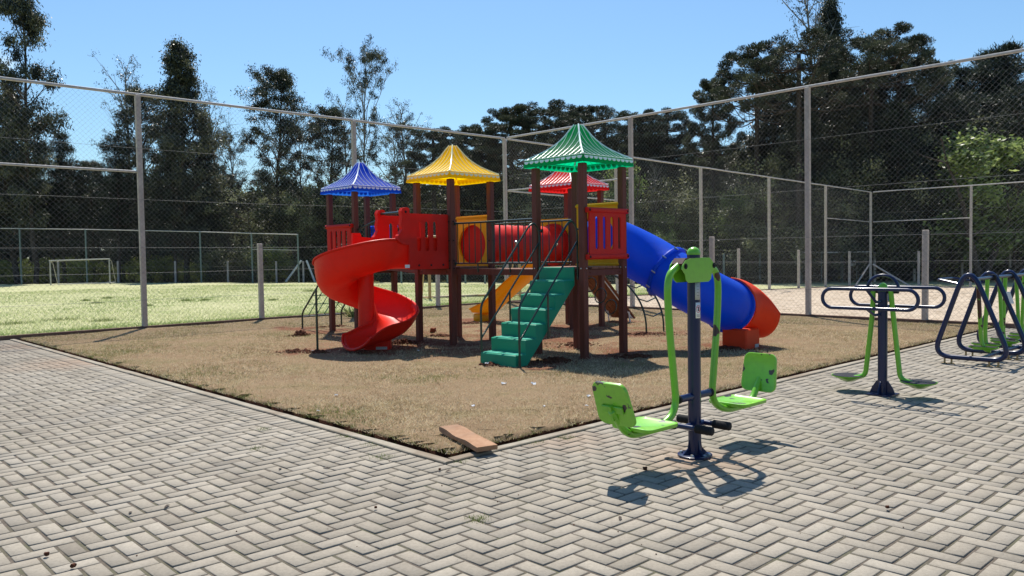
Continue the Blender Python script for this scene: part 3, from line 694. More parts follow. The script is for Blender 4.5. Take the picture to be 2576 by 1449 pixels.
pts = [foot(x, 708, D_) for x, D_ in cols]; Hs = [pixd(x, 657, D_).z-foot(x, 708, D_).z for x, D_ in cols]
br = [(foot(758, 655, 52), foot(719, 709, 52)), (foot(771, 655, 52), foot(792, 709, 52))]
pfence('perimeter_fence', 'low perimeter fence of thin concrete posts at the foot of the left woods', pts, Hs, CONC, .055, wires=(.97, .66, .35), group='far fences', braces=br)
cols = [(764, 52.3), (905, 50), (1010, 49), (1060, 48.6), (1126, 48.2), (1171, 48), (1220, 47.6), (1318, 47), (1425, 46.6), (1500, 46.4), (1590, 46.2), (1690, 46), (1821, 46), (1912, 46), (2013, 46)]
zb = lambda x: 709 if x < 1300 else 709+(x-1300)/700*7
pts = [foot(x, zb(x), D_) for x, D_ in cols]; Hs = [pixd(x, 655-(x-764)*.0158, D_).z-foot(x, zb(x), D_).z for x, D_ in cols]
pfence('perimeter_fence', 'low perimeter fence of thin concrete posts behind the playset, between field and woods', pts[1:], Hs[1:], GPIPE, .055, wires=(.97, .66, .35), mesh=.2, group='far fences')
g0, g1 = foot(2016, 716, 46), foot(2192, 713.5, 46)
cols = [(2200, 46), (2300, 46), (2420, 46), (2540, 46), (2680, 46)]
pts = [foot(x, 713, D_) for x, D_ in cols]; Hs = [pixd(x, 634, D_).z-foot(x, 713, D_).z for x, D_ in cols]
pfence('perimeter_fence', 'low perimeter fence right of the gate, behind the far end of the sand court', pts, Hs, CONC, .055, wires=(.97, .66, .35), group='far fences')
gt = thing('pipe_gate', 'double leaf pipe gate with wire mesh and a lock box, beyond the sand court', 'gate', (g0.x, g0.y, 0))
mid = (g0*.42+g1*.58); mid = foot(2118, 715, 46); gh = 1.80
for n_, (p, q) in (('gate_leaf', (g0+Vector((.04, 0, 0)), mid-Vector((.05, 0, 0)))), ('gate_leaf', (mid+Vector((.05, 0, 0)), g1-Vector((.04, 0, 0))))):
    mb = MB(); z0 = Zv*.06; z1 = Zv*gh
    mb.tube([p+z0, q+z0, q+z1, p+z1], .030, seg=8, closed=True); m_ = (p+q)/2; mb.tube([m_+z0, m_+z1], .02, seg=6)
    if n_: lf = obj('gate_leaf', mb, GPIPE, gt)
    dd = q-p; D = Vector((dd.x, dd.y, 0)).normalized(); v, F = mesh_wires(p+Vector((0, .03, 0)), D, dd.xy.length, gh-.1, .16, .0018, lambda s, a=p.z: a, .06); v -= np.array([g0.x, g0.y, 0]); link('wire_mesh', npmesh('wire_mesh', v, F, WIRE), lf)
    mb = MB(); mb.tube([p+z1+Zv*.035, q+z1+Zv*.035], .036, seg=8); obj('top_bar', mb, WHITEP, gt)
mb = MB(); c = foot(2147, 662, 45.9); mb.box(c, (.28, .08, .30), bev=.01); lb_ = obj('lock_box', mb, WHITEP, gt); mb = MB(); mb.box(c+Vector((0, -.045, .03)), (.18, .012, .10)); obj('box_window', mb, BLACK, lb_)
# football goal far left, futsal goal behind the playset
def goal(p, q, h, r_, label, mat, depth, name='football_goal'):
    t = thing(name, label, 'goal', (p.x, p.y, 0)); n_ = Vector((-(q-p).y, (q-p).x, 0)).normalized()*depth
    for a_ in (p, q): mb = MB(); mb.tube([a_-Zv*.1, a_+Zv*h], r_, seg=10); obj('post', mb, mat, t)
    mb = MB(); mb.tube([p+Zv*h-(q-p).normalized()*r_, q+Zv*h+(q-p).normalized()*r_], r_, seg=10); obj('crossbar', mb, mat, t)
    mb = MB(); mb.tube([p+n_+Zv*.03, q+n_+Zv*.03], r_*.6, seg=8); obj('back_bar', mb, mat, t)
    for a_ in (p, q): mb = MB(); mb.tube([a_+Zv*h, a_+n_*.4+Zv*h*.9, a_+n_+Zv*.03, a_+Zv*.03], r_*.45, seg=6); obj('side_stay', mb, mat, t)
p = foot(128, 718, 47.6); q = foot(277, 712.5, 48.2)
goal(p, q, pixd(128, 656, 47.6).z-p.z, .042, 'thin pale football goal at the far left end of the field', GOALP, 1.1)
mb = MB(); mb.add([p+Vector((-1.2, -.05, .012)), q+Vector((.4, -.05, .012)), q+Vector((.4, .10, .012)), p+Vector((-1.2, .10, .012))], [(0, 1, 2, 3)]); obj('goal_line', mb, WHITEP, smooth=0, kind='structure')
p = pix(1081.5, 753, FZ); q = foot(1293, 726, 34, FZ)
goal(p, p+Vector((2.9, 1.2, 0)), 2.0, .05, 'beige futsal goal seen through the legs of the playset', BEIGE, .9, name='futsal_goal')

# ------------------------------------------------------------------ the playset
ps = thing('playset', 'large red, yellow, green and blue plastic playset with four roofed towers, on the lawn', 'playset', PL(0, 0))
TW = {'yellow': (0, 0), 'green': (0, -2.715), 'blue': (.15, 2.9), 'red': (3.04, .12)}
HS = .43; HP = 2.665; ZD = 1.27; PWD = .095
def bolt(mb, p, n_, r_=.012): mb.lathe([(r_, 0), (r_, .006), (r_*.6, .012)], p, n_, seg=8)
prof = [(.537, 2.770), (.46, 2.812), (.385, 2.859), (.330, 2.895), (.279, 2.936), (.225, 2.988), (.174, 3.048), (.138, 3.099), (.11, 3.146), (.086, 3.188), (.066, 3.222), (.040, 3.262)]
def hz(h):
    for (a, za), (b, zb_) in zip(prof[:-1], prof[1:]):
        if a >= h >= b: return za+(zb_-za)*(a-h)/(a-b)
    return prof[-1][1]
for nm, (tx_, ty_) in TW.items():
    for sx in (-1, 1):
        for sy in (-1, 1):
            mb = MB(); c = PL(tx_+sx*HS, ty_+sy*HS, HP/2-.1); mb.box(c, (PWD, PWD, HP+.2), (PAv, PBv, Zv), bev=.008); po = obj('post', mb, WOOD, ps, smooth=0)
            mb = MB()
            for zz_ in ((ZD-.02,) if nm != 'yellow' else (ZD-.02, ZD+.10, ZD+.42, ZD+.72)):
                bolt(mb, PL(tx_+sx*HS-PWD/2, ty_+sy*HS, zz_), -PAv); bolt(mb, PL(tx_+sx*HS, ty_+sy*HS-PWD/2, zz_), -PBv)
            obj_split('bolt', mb, BLACK if nm == 'yellow' else STEEL, po)
    # deck with beams between posts
    mb = MB()
    for k in range(6): mb.box(PL(tx_-.375+k*.15, ty_, ZD-.015), (.142, .86+.08 if k in (1, 2, 3, 4) else .76, .03), (PAv, PBv, Zv), bev=.004)
    obj('deck', mb, DECK, ps, smooth=0)
    for sx, sy in ((-1, 0), (1, 0), (0, -1), (0, 1)):
        mb = MB(); L = 2*HS-PWD-.004
        mb.box(PL(tx_+sx*(HS+.0), ty_+sy*(HS+.0), ZD-.078), ((.045, L) if sx else (L, .045))+(.09,), (PAv, PBv, Zv), bev=.004)
        for e in (-1, 1):
            pp = PL(tx_+sx*(HS+.023)+(e*L*.42 if sy else 0), ty_+sy*(HS+.023)+(e*L*.42 if sx else 0), ZD-.078); bolt(mb, pp, PAv*sx+PBv*sy, .009)
        obj('beam', mb, WOOD, ps, smooth=0)
    # roof
    mb = MB(); rings = []
    for h, z in [(.554, 2.668)]+prof:
        ring = []
        for (ux, uy), (vx, vy) in (((-1, -1), (1, -1)), ((1, -1), (1, 1)), ((1, 1), (-1, 1)), ((-1, 1), (-1, -1))):
            for k in range(4):
                t = k/4; ring.append(PL(tx_+h*(ux+(vx-ux)*t), ty_+h*(uy+(vy-uy)*t), z))
        rings.append(ring)
    mb.loft(rings); mb.add(rings[-1], [tuple(range(16))])
    rf = obj('roof', mb, ROOFM[nm], ps, smooth=25, label=nm+' tented roof with pale ribs and scalloped edge')
    rb = MB(); scp = MB(); hp = MB()
    for q in range(4):
        c_, s_ = math.cos(q*PI/2), math.sin(q*PI/2)
        def fp(u, h, z): return PL(tx_+u*c_+h*s_, ty_+u*s_-h*c_, z)          # face q: local (u along eave, -h outward)
        nr = 11
        for k in range(nr):
            u = -.537+1.074*(k+.5)/nr; hs = [h for h, z in prof if h > abs(u)+.008]; hh = hs+[max(abs(u)+.006, .045)]
            sub = []
            for i in range(len(hh)-1):
                for j in range(3): sub.append(hh[i]+(hh[i+1]-hh[i])*j/3)
            sub.append(hh[-1])
            if len(sub) > 2: rb.tube([fp(u, h+.003, hz(h)+.007) for h in sub], (.0042), seg=5)
            w2 = .041; poly = []
            for j in range(9):
                an = PI+PI*j/8; poly.append((u+w2*math.cos(an), w2*.95*math.sin(an)))
            o_ = len(scp.v); base = 2.756; vs_ = []
            for off in (.0075, .017):
                for (uu, dz) in poly:
                    vs_.append(fp(uu, .5375+(-dz)*.17+off, base+dz-.004))
            n9 = len(poly); scp.add(vs_, [tuple(range(n9)), tuple(range(2*n9-1, n9-1, -1))]+[(i, (i+1) % n9, n9+(i+1) % n9, n9+i) for i in range(n9)])
        hp.tube([PL(tx_+h*c_*1.0-h*-s_*1, ty_+h*s_-h*c_, z+.008) for h, z in prof], .012, seg=6)
        hp.tube([fp(-.53, .545, 2.772), fp(.53, .545, 2.772)], .005, seg=5)
    obj('roof_ribs', rb, RIBM[nm], rf); obj('scallops', scp, RIBM[nm], rf, smooth=0); obj('hip_ridges', hp, RIBM[nm], rf)
def slotplate(mb, x0, x1, z0, z1, slots, sz0, sz1, fx, th):
    """plate with tapered vertical slots; fx(u,z,off)->point"""
    xs = [x0]; cols = []
    for s in slots:
        cols.append(('bar', xs[-1], s[0])); cols.append(('slot', s[0], s[1])); xs.append(s[1])
    cols.append(('bar', xs[-1], x1))
    def quadbox(pts4):
        vs_ = [fx(u, z, -th/2) for u, z in pts4]+[fx(u, z, th/2) for u, z in pts4]; n = len(pts4)
        mb.add(vs_, [tuple(range(n-1, -1, -1)), tuple(range(n, 2*n))]+[(i, (i+1) % n, n+(i+1) % n, n+i) for i in range(n)])
    e = .03
    quadbox([(x0, z0), (x1, z0), (x1, sz0)]+[(q, sz0) for q in sorted([v for s in slots for v in s], reverse=True)]+[(x0, sz0)])
    quadbox([(x0, sz1)]+[(q, sz1) for q in sorted([v for s in slots for v in s])]+[(x1, sz1), (x1, z1), (x0, z1)])
    for typ, a, b in cols:
        if typ == 'bar':
            l = 0 if a == x0 else e*.4; r_ = 0 if b == x1 else e*.4
            quadbox([(a-l, sz0), (b+r_, sz0), (b, sz0+e), (b, sz1-e), (b+r_, sz1), (a-l, sz1), (a, sz1-e), (a, sz0+e)] if not (l == 0 and r_ == 0) else [(a, sz0), (b, sz0), (b, sz1), (a, sz1)])
def guard(tx_, ty_, face, mat, z0=1.37, z1=2.07, label=None):
    mb = MB()
    if face == '-b': fx = lambda u, z, o_: PL(tx_+u, ty_-HS-.075+o_, z)
    if face == '-a': fx = lambda u, z, o_: PL(tx_-HS-.075+o_, ty_+u, z)
    if face == '+a': fx = lambda u, z, o_: PL(tx_+HS+.075+o_, ty_+u, z)
    sl = [(-.275+k*.165, -.205+k*.165) for k in range(4)]
    slotplate(mb, -.40, .40, z0+.03, z1-.03, sl, z0+.14, z1-.12, fx, .024)
    for zz_ in (z0+.035, z1-.035): mb.tube([fx(-.44, zz_, 0), fx(.44, zz_, 0)], .038, seg=12)
    g = obj('guard_panel', mb, mat, ps, smooth=30, label=label)
    mb = MB()
    for zz_ in (z0+.035, z1-.035):
        for e in (-.415, .415): bolt(mb, fx(e, zz_, -.036), (fx(0, 0, -1)-fx(0, 0, 0)).normalized(), .017)
    obj_split('bolt', mb, BLACK, g)
guard(*TW['green'], '-b', REDP, label='red slotted guard panel on the green roofed tower')
guard(*TW['blue'], '-a', REDP, label='red slotted guard panel on the blue roofed tower')
guard(*TW['blue'], '+a', BLUE, label='blue slotted guard panel at the back of the blue roofed tower')
def hole_panel(tx_, ty_, sx, mat, z0=1.24, z1=2.12, r_=.335, cz=1.63, name='tunnel_panel'):
    mb = MB(); n = 32; x = tx_+sx*(HS-.02); rings = []
    half = .385
    def sq(k):
        an = 2*PI*k/n; c, s = math.cos(an), math.sin(an); f = 1/max(abs(c), abs(s)); return half*c*f, (z0+z1)/2+(z1-z0)/2*s*f
    def ci(k): an = 2*PI*k/n; return r_*math.cos(an), cz+r_*math.sin(an)
    for off, fn in ((-.02, sq), (.02, sq), (.02, ci), (-.02, ci), (-.02, sq)):
        rings.append([PL(x+off, ty_+fn(k)[0], fn(k)[1]) for k in range(n)])
    mb.loft(rings)
    for zz_ in (z0+.04, z1-.03): mb.tube([PL(x, ty_-.40, zz_), PL(x, ty_+.40, zz_)], .032, seg=10)
    return obj(name, mb, mat, ps, smooth=30)
hole_panel(0, 0, 1, YEL); hole_panel(*TW['red'], -1, YEL); hole_panel(*TW['green'], 1, YEL, z0=1.25, z1=2.18, name='slide_entry_panel', cz=1.70, r_=.31)
# tunnel
mb = MB(); xa, xb = HS+.01, TW['red'][0]-HS-.01; n = 40; rings = []
for i in range(n+1):
    x = xa+(xb-xa)*i/n; rr = .335+.006*math.sin(i*PI/2.5)*(0 if i < 3 or i > n-3 else 1); yy = TW['red'][1]*(i/n)
    rings.append([PL(x, yy+rr*math.cos(2*PI*k/36), 1.63+rr*math.sin(2*PI*k/36)) for k in range(36)])
mb.loft(rings); tn_ = obj('tunnel', mb, REDP, ps, smooth=40, solid=.012, label='red plastic tunnel tube between the yellow and red roofed towers')
for x, yy in ((xa+.03, 0), (xb-.03, .12)):
    mb = MB(); mb.lathe([(.345, -.02), (.40, -.02), (.40, .02), (.345, .02)], PL(x, yy, 1.63), PAv, seg=36); obj('tunnel_flange', mb, REDP, tn_)
for x, an, yy in ((1.15, PI*1.0, .04), (2.25, PI*1.02, .09)):
    mb = MB(); d_ = PBv*math.cos(an)+Zv*math.sin(an); c = PL(x, yy, 1.66)+d_*.325; mb.lathe([(.045, 0), (.045, .015), (.034, .018), (.030, .030), (.016, .040)], c, d_, seg=16); obj('porthole', mb, GLASS, tn_)
# bridges
def bridge(y0, y1, arch, dx=0, n_bal=13):
    br_ = bpy.data.objects.new('bridge', None); COL.objects.link(br_); br_.parent = ps; ROOT[br_.name] = ROOT[ps.name]
    mb = MB(); n = 12
    for k in range(n):
        y = y0+(y1-y0)*(k+.5)/n; t = (k+.5)/n; z = ZD-.045+arch*.35*math.sin(PI*t)
        mb.box(PL(dx*t, y, z), (.70, abs(y1-y0)/n-.012, .028), (PAv, PBv, Zv), bev=.004)
    obj('bridge_deck', mb, DECK, br_, smooth=0)
    for sx in (-1, 1):
        mb = MB(); pts_ = []
        for k in range(13):
            t = k/12; pts_.append(PL(sx*.37+dx*t, y0+(y1-y0)*t, ZD-.075+arch*.35*math.sin(PI*t)))
        rr = []
        for p in pts_: rr.append([p+PAv*a_+Zv*b_ for a_, b_ in ((-.022, -.045), (.022, -.045), (.022, .045), (-.022, .045))])
        mb.loft(rr, caps=True); obj('bridge_beam', mb, WOOD, br_, smooth=0)
        mb = MB()
        def rp(t, z): return PL(sx*.40+dx*t, y0+(y1-y0)*t, z+arch*math.sin(PI*t))
        mb.tube([rp(-.0+k/16*1.0, 1.955) for k in range(17)], .0155, seg=8)
        mb.tube([rp(k/16, 1.325) for k in range(17)], .0125, seg=8)
        for k in range(n_bal):
            t = (k+.5)/n_bal; mb.tube([rp(t, 1.325), rp(t, 1.955)], .0085, seg=6)
        for t in (.3, .7): mb.tube([rp(t, 1.325), rp(t, 1.19)], .012, seg=6)
        for t in (0.002, .998):
            for z in (1.955, 1.325): mb.box(rp(t, z), (.03, .012, .05), (PAv, PBv, Zv))
        obj('railing', mb, DGRN, br_)
bridge(-HS-.05, TW['green'][1]+HS+.05, 0)
bridge(HS+.05, TW['blue'][1]-HS-.05, .16, dx=.15)
# stairs
gx, gy = TW['green']
st_pts = []; nst = 7; rise = ZD/nst; x0 = gx-1.64; run = (1.64-HS-.075)/(nst-1); pr_ = []
x = x0; z = 0
pr_.append((x0, -.02))
for k in range(nst):
    zt = rise*(k+1); xx = x0+run*k
    pr_ += [(xx-.006, zt-.055), (xx-.006, zt-.012), (xx+.008, zt)]
    if k < nst-1: pr_ += [(xx+run-.012, zt), (xx+run, zt+.012)]
pr_ += [(gx-HS-.055, ZD), (gx-HS-.055, ZD-.24), (x0+.16, -.02)]
mb = MB(); mb.prism(pr_, PBv, .64, PL(0, gy), PAv, Zv)
sto = obj('staircase', mb, GRN, ps, smooth=25, label='solid green plastic staircase up to the green roofed tower')
md = sto.modifiers.new('b', 'BEVEL'); md.width = .008; md.segments = 2; md.limit_method = 'ANGLE'
mb = MB()
for k in range(nst-1):
    for e in (-.16, .16): mb.box(PL(x0+run*k+run*.5, gy+e, rise*(k+1)+.003), (run*.80, .26, .012), (PAv, PBv, Zv), bev=.004)
obj_split('tread_pad', mb, GRNLIT, sto, smooth=0)
for sy in (-1, 1):
    mb = MB(); y = gy+sy*.352
    def q_(x, z): return PL(gx+x, y, z)
    mb.tube(bez([(q_(-1.60, .02), 0), (q_(-1.60, .80), .10), (q_(-.60, 1.92), .16), (q_(-.46, 1.80), .12), (q_(-.46, 1.10), 0)], 8), .0145, seg=8)
    mb.tube([q_(-1.60, .36), q_(-.46, 1.62)], .0125, seg=8)
    mb.tube([q_(-1.06, .955), q_(-1.06, .42)], .0125, seg=8)
    mb.tube([q_(-.46, 1.78), q_(-.40, 1.78)], .012, seg=8)
    mb.box(q_(-1.06, .40), (.04, .006, .09), (PAv, PBv, Zv)); mb.box(q_(-1.60, .06), (.04, .006, .12), (PAv, PBv, Zv)); mb.box(q_(-.40, 1.78), (.02, .03, .05), (PAv, PBv, Zv))
    obj('handrail', mb, DGRN, sto)
# spiral slide
CS = (-1.50, .40)
zt_ = [(-60, ZD+.015), (0, ZD), (20, ZD-.03), (135, .84), (225, .55), (315, .30), (345, .20), (385, .13)]
def zfl(t):
    for (a, za), (b, zb_) in zip(zt_[:-1], zt_[1:]):
        if t <= b: u = (t-a)/(b-a); return za+(zb_-za)*u
    return zt_[-1][1]
zs_ = [zfl(t) for t in range(-60, 386)]; zs_ = np.convolve(np.pad(zs_, 20, mode='edge'), np.ones(41)/41, mode='valid')
def prf(t):
    t0 = t; t = min(t, 330)
    ex = max(0, min(1, (t-300)/80)); wl = .44+.06*math.sin(max(0, min(1, t/230))*PI)-.14*max(0, min(1, (t-160)/180)); iw = .36 if t < 10 else .30; iw = iw-.0*ex
    st = max(0, min(1, (10-t)/30))
    r_in = .17+(.02)*st; r_o = .775
    bl = max(0, min(1, (t0-255)/95))
    P_ = [(r_in-.03, iw+.06*ex), (r_in+.0, iw*.55+.03), (r_in+.03, .11), (r_in+.09, .03), (r_in+.18, -.005), (.50, -.015), (.60, .01), (.68, .07), (.735, .17), (.765, .30*wl/.44), (r_o, wl), (r_o+.022, wl+.006), (r_o+.026, wl-.015)]
    if bl > 0:
        E_ = [(.475+.345*math.cos(R(192+156*k/10)), .335+.34*math.sin(R(192+156*k/10))) for k in range(11)]+[(.833, .275), (.836, .26)]
        P_ = [(a*(1-bl)+c*bl, b*(1-bl)+d*bl) for (a, b), (c, d) in zip(P_, E_)]
    return P_
mb = MB(); rings = []
for i in range(0, 8):                                            # straight run-out from the tower
    x = -HS-.03+(CS[0]+HS+.03)*i/8; rings.append([PL(x, CS[1]-r_, ZD+.015-.0*i+zz_) for r_, zz_ in prf(-30)])
TE = 366
for t in range(0, TE+1, 6):
    an = R(-90-t); zf_ = zs_[t+60]; rings.append([PL(CS[0]+r_*math.cos(an), CS[1]+r_*math.sin(an), zf_+zz_) for r_, zz_ in prf(t)])
an = R(-90-TE); hd_ = PAv*math.sin(an)-PBv*math.cos(an)                                   # run-out leaves the spiral straight, walls flaring
for k in range(1, 8):
    u = k/7; rings.append([PL(CS[0]+r_*math.cos(an), CS[1]+r_*math.sin(an), max(.085, zs_[TE+60]-.10*u)+zz_-.10*u*u*max(0, zz_)/.35)+hd_*(.40*u+.14*u*(1-max(0, zz_)/.34))+(PAv*math.cos(an)+PBv*math.sin(an))*((r_-.47)*.28*u*u) for r_, zz_ in prf(TE)])
mb.loft(rings, closed_ring=False)
ss = obj('spiral_slide', mb, RED, ps, smooth=60, solid=.018, label='red spiral slide curling down from the yellow roofed tower')
mb = MB(); mb.tube(rings[-1], .020, seg=8); mb.tube([rg[-3]+Zv*.004 for rg in rings[6:]], .016, seg=8); mb.tube([rg[0] for rg in rings[8:]], .014, seg=8); obj('slide_rim', mb, RED, ss)
mb = MB(); mb.lathe([(.16, .02), (.135, .3), (.125, .7), (.125, 1.42), (.10, 1.5), (.05, 1.52)], PL(*CS, 0), Zv, seg=24); obj('centre_column', mb, RED, ss)
eb = PL(CS[0]-.08, CS[1]-.50, 0); eb = pix(948, 884) + Vector((0, .12, 0))
mb = MB(); mb.box(eb+Zv*.11, (.40, .26, .24), (Vector((.97, .05, 0)).normalized(), Vector((-.05, .97, 0)).normalized(), Zv), bev=.02); bs = obj('slide_foot', mb, RED, ss)
mb = MB(); mb.box(eb+Vector((.075, -.128, .05)), (.17, .008, .042), (Vector((.97, .05, 0)).normalized(), Vector((-.05, .97, 0)).normalized(), Zv)); lb_ = obj('maker_label', mb, LABELG, bs, smooth=0)
mb = MB()
for k in range(5): mb.box(eb+Vector((.01+k*.03, -.137+k*.0015, .055)), (.014, .004, .006))
obj('label_print', mb, BLACK, lb_, smooth=0)
for sgn_, yy, xe in ((-1, CS[1]-.80, -1.36), (1, CS[1]-.10, -1.30)):
    mb = MB(); fx = lambda u, z, o_, yy=yy: PL(u, yy+o_, z)
    xs1 = -HS-.055; sl = [(xs1-.28-k*.15-.055, xs1-.28-k*.15) for k in range(3)][::-1]; sl = [(xs1-.62, xs1-.545), (xs1-.46, xs1-.385), (xs1-.30, xs1-.225)]
    slotplate(mb, xe+.10, xs1, ZD-.02, 2.10, sl, 1.53, 1.98, fx, .03)
    # scrolled end post of the side panel
    poly = [(xe+.10, 1.62), (xe+.10, 2.17), (xe+.06, 2.19), (xe-.02, 2.18), (xe-.05, 2.13), (xe-.035, 2.03), (xe-.06, 1.93), (xe-.04, 1.86), (xe-.075, 1.80), (xe-.12, 1.76), (xe-.13, 1.70), (xe-.05, 1.64)]
    mb.prism(poly, PBv, .075, PL(0, yy), PAv, Zv)
    if sgn_ == 1: mb.prism([(xe+.099, ZD), (xe+.099, 1.619), (xe-.05, 1.74), (xe-.34, 1.76), (xe-.36, 1.82), (xe-.50, 1.82), (xe-.51, 1.45), (xe-.3, ZD-.02)], PBv, .045, PL(0, yy), PAv, Zv)
    sp_ = obj('slide_side_panel', mb, REDP, ss, smooth=30)
    mb = MB()
    for u in (-.12, -.36, -.60): bolt(mb, fx(xs1+u, 1.31, -.025), -PBv, .016)
    bolt(mb, fx(xe+.03, 2.12, -.037), -PBv, .02); obj_split('bolt', mb, BLACK, sp_)
mb = MB(); mb.tube([PL(-1.33, CS[1]-.80, 2.12), PL(-1.27, CS[1]-.10, 2.12)], .02, seg=8); obj('grab_bar', mb, DGRN, ss)
mb = MB(); c = PL(-1.31, CS[1]-.80, 1.30); mb.box(c-PBv*.027, (.085, .006, .05), (PAv, PBv, Zv)); obj('maker_label', mb, PAPER, ss, smooth=0)
pp = pix(799, 887); mb = MB(); mb.tube([Vector((pp.x, pp.y, -.1)), Vector((pp.x, pp.y, .98))], .018, seg=8); obj('support_pole', mb, DGRN, ps)
# blue tube slide: two bends forming an S, orange run-out
pth = []; hd = PH; p = PL(gx+HS+.03, gy); p = Vector((p.x, p.y, 0)); step = .05; rad = .655
tot = 0; Ltot = 2*rad*PI/2+.12
hds = []
while tot < Ltot+.001:
    f = max(0, (tot-.12)/(Ltot-.12)); z = 1.63-(1.63-.64)*(3*f*f-2*f**3)*.55-(1.63-.64)*.45*f
    pth.append(Vector((p.x, p.y, z))); hds.append(hd)
    if tot < .06: k = 0
    elif tot < .06+rad*PI/2: k = -1/rad
    else: k = 1/rad
    hd += k*step; p += Vector((math.cos(hd), math.sin(hd), 0))*step; tot += step
mb = MB(); mb.tube(pth, .372, seg=40, caps=False); ts = obj('tube_slide', mb, BLUE, ps, smooth=60, label='blue tube slide bending down from the green roofed tower')
for i in (2, len(pth)//2-0, len(pth)-1):
    t_ = (pth[min(i+1, len(pth)-1)]-pth[i-1]).normalized(); mb = MB(); mb.lathe([(.36, -.028), (.408, -.024), (.412, -.004), (.405, 0), (.412, .004), (.408, .024), (.36, .028)], pth[i], t_, seg=40); fl = obj('flange', mb, BLUE, ts)
    if i == len(pth)//2:
        a_ = t_.orthogonal().normalized(); b_ = t_.cross(a_); mb = MB()
        for k in range(10): d_ = a_*math.cos(2*PI*k/10)+b_*math.sin(2*PI*k/10); mb.tube([pth[i]+d_*.415-t_*.02, pth[i]+d_*.415+t_*.05], .012, seg=6)
        obj_split('bolt', mb, STEEL, fl)
mb = MB(); rings = []; e0 = pth[-1]; hh = hds[-1]
for i in range(13):
    t = i/12; d_ = Vector((math.cos(hh-.35*t), math.sin(hh-.35*t), 0)); c = e0+d_*(.02+.57*t); c.z = e0.z+.0-.10*t; rr = .412+.03*t
    nx_ = Vector((-d_.y, d_.x, 0)); ph_ = PI*(1-.02)-(PI*(.98)-R(88))*max(0, (t-.08)/.92)**.8; ring = []
    for k in range(33):
        an = -PI/2-ph_+2*ph_*k/32; ring.append(c+nx_*math.cos(an)*rr+Zv*math.sin(an)*rr*(.92 if math.sin(an) < 0 else 1))
    rings.append(ring)
mb.loft(rings, closed_ring=False); oh = obj('exit_hood', mb, ORANGE, ts, smooth=60, solid=.022, label='orange red run-out hood at the bottom of the tube slide')
mb = MB(); c = Vector((3.37, 11.80, .14)); mb.box(c, (.40, .40, .36), (PAv, PBv, Zv), bev=.02); ft = obj('exit_foot', mb, ORANGE, ts)
mb = MB(); mb.box(c-PBv*.204+PAv*.10+Zv*-.08, (.11, .006, .05), (PAv, PBv, Zv)); obj('maker_label', mb, LABELG, ft, smooth=0)
# straight yellow slide behind
rx, ry = TW['red']; rings = []
for i in range(25):
    t = i/24; y = ry+HS-.02+t*2.25; z = ZD-.02 if t < .08 else (ZD-.02-(t-.08)/.74*(ZD-.24)+.05*math.sin((t-.08)/.74*PI) if t < .82 else .22+.0*(t)-.04*(t-.82)/.18*0)
    z = max(z, .2); wl = .20 if t < .85 else .20-.12*(t-.85)/.15
    rings.append([PL(rx+u, y, z+zz_) for u, zz_ in ((-.27, wl-.02), (-.265, wl), (-.24, wl), (-.225, .05), (-.18, 0), (0, -.005), (.18, 0), (.225, .05), (.24, wl), (.265, wl), (.27, wl-.02))])
mb = MB(); mb.loft(rings, closed_ring=False); mb.box(PL(rx, ry+HS+2.05, .09), (.40, .25, .2), (PAv, PBv, Zv), bev=.02)
ys = obj('straight_slide', mb, YEL, ps, smooth=50, solid=.014, label='straight yellow slide behind the bridge')
# plank climbing ramp behind
rp_ = bpy.data.objects.new('climbing_ramp', None); COL.objects.link(rp_); rp_.parent = ps; ROOT[rp_.name] = ROOT[ps.name]
d_ = (PL(rx+1.68, 0, .10)-PL(rx+HS, 0, 1.22)); Lr = d_.length; d_.normalize(); nrm_ = d_.cross(PBv).normalized()
for k in range(4):
    mb = MB(); c = PL(rx+(HS+1.68)/2, ry-.24+k*.16, .66); mb.box(c, (Lr, .145, .03), (d_, PBv, nrm_), bev=.004); obj('ramp_board', mb, RAMPW, rp_, smooth=0)
mb = MB()
for t in (.2, .35, .5, .65, .8): mb.box(PL(rx+HS, ry, 1.22)+d_*Lr*t-nrm_*.03*(-1 if nrm_.z < 0 else 1)*-1, (.035, .60, .025), (d_, PBv, nrm_))
obj_split('ramp_cleat', mb, RAMPW, rp_, smooth=0)
for e in (-.28, .27): mb = MB(); mb.tube([PL(rx+1.55, ry+e, -.05), PL(rx+1.5, ry+e, .25)], .018, seg=8); mb.tube([PL(rx+HS, ry+e, 1.15), PL(rx+1.62, ry+e, .10)], .012, seg=6); obj('ramp_leg', mb, WHITEP, rp_)
# curved climber
ac = bpy.data.objects.new('arched_climber', None); COL.objects.link(ac); ac.parent = ps; ROOT[ac.name] = ROOT[ps.name]
def arcp(t, x): an = t*PI/2; return PL(x, ry-HS-.02-1.45*math.sin(an)**1.15 if t > 0 else ry-HS, 1.22*math.cos(an*.98)**.85+.0)
for x in (rx-.15, rx+.38):
    mb = MB(); mb.tube([arcp(k/20, x) for k in range(20)]+[PL(x, ry-HS-1.47, -.08)], .0165, seg=8); obj('arch_rail', mb, DGRN, ac)
for t in (.2, .37, .54, .71, .86):
    mb = MB(); a_, b_ = arcp(t, rx-.15), arcp(t, rx+.38); m_ = (a_+b_)/2-Zv*.06; mb.tube([a_, m_, b_], .012, seg=6); obj('rung', mb, DGRN, ac)
for k in range(4):
    mb = MB(); c = PL(rx-.32, ry-HS-.12-.23*k, 1.08-.20*k); mb.tube([c+PBv*.13*math.cos(a_)+Zv*.13*math.sin(a_)+PAv*.03*math.sin(a_) for a_ in np.linspace(0, 2*PI, 20)[:-1]], .012, seg=6, closed=True); obj('climbing_ring', mb, DGRN, ac)
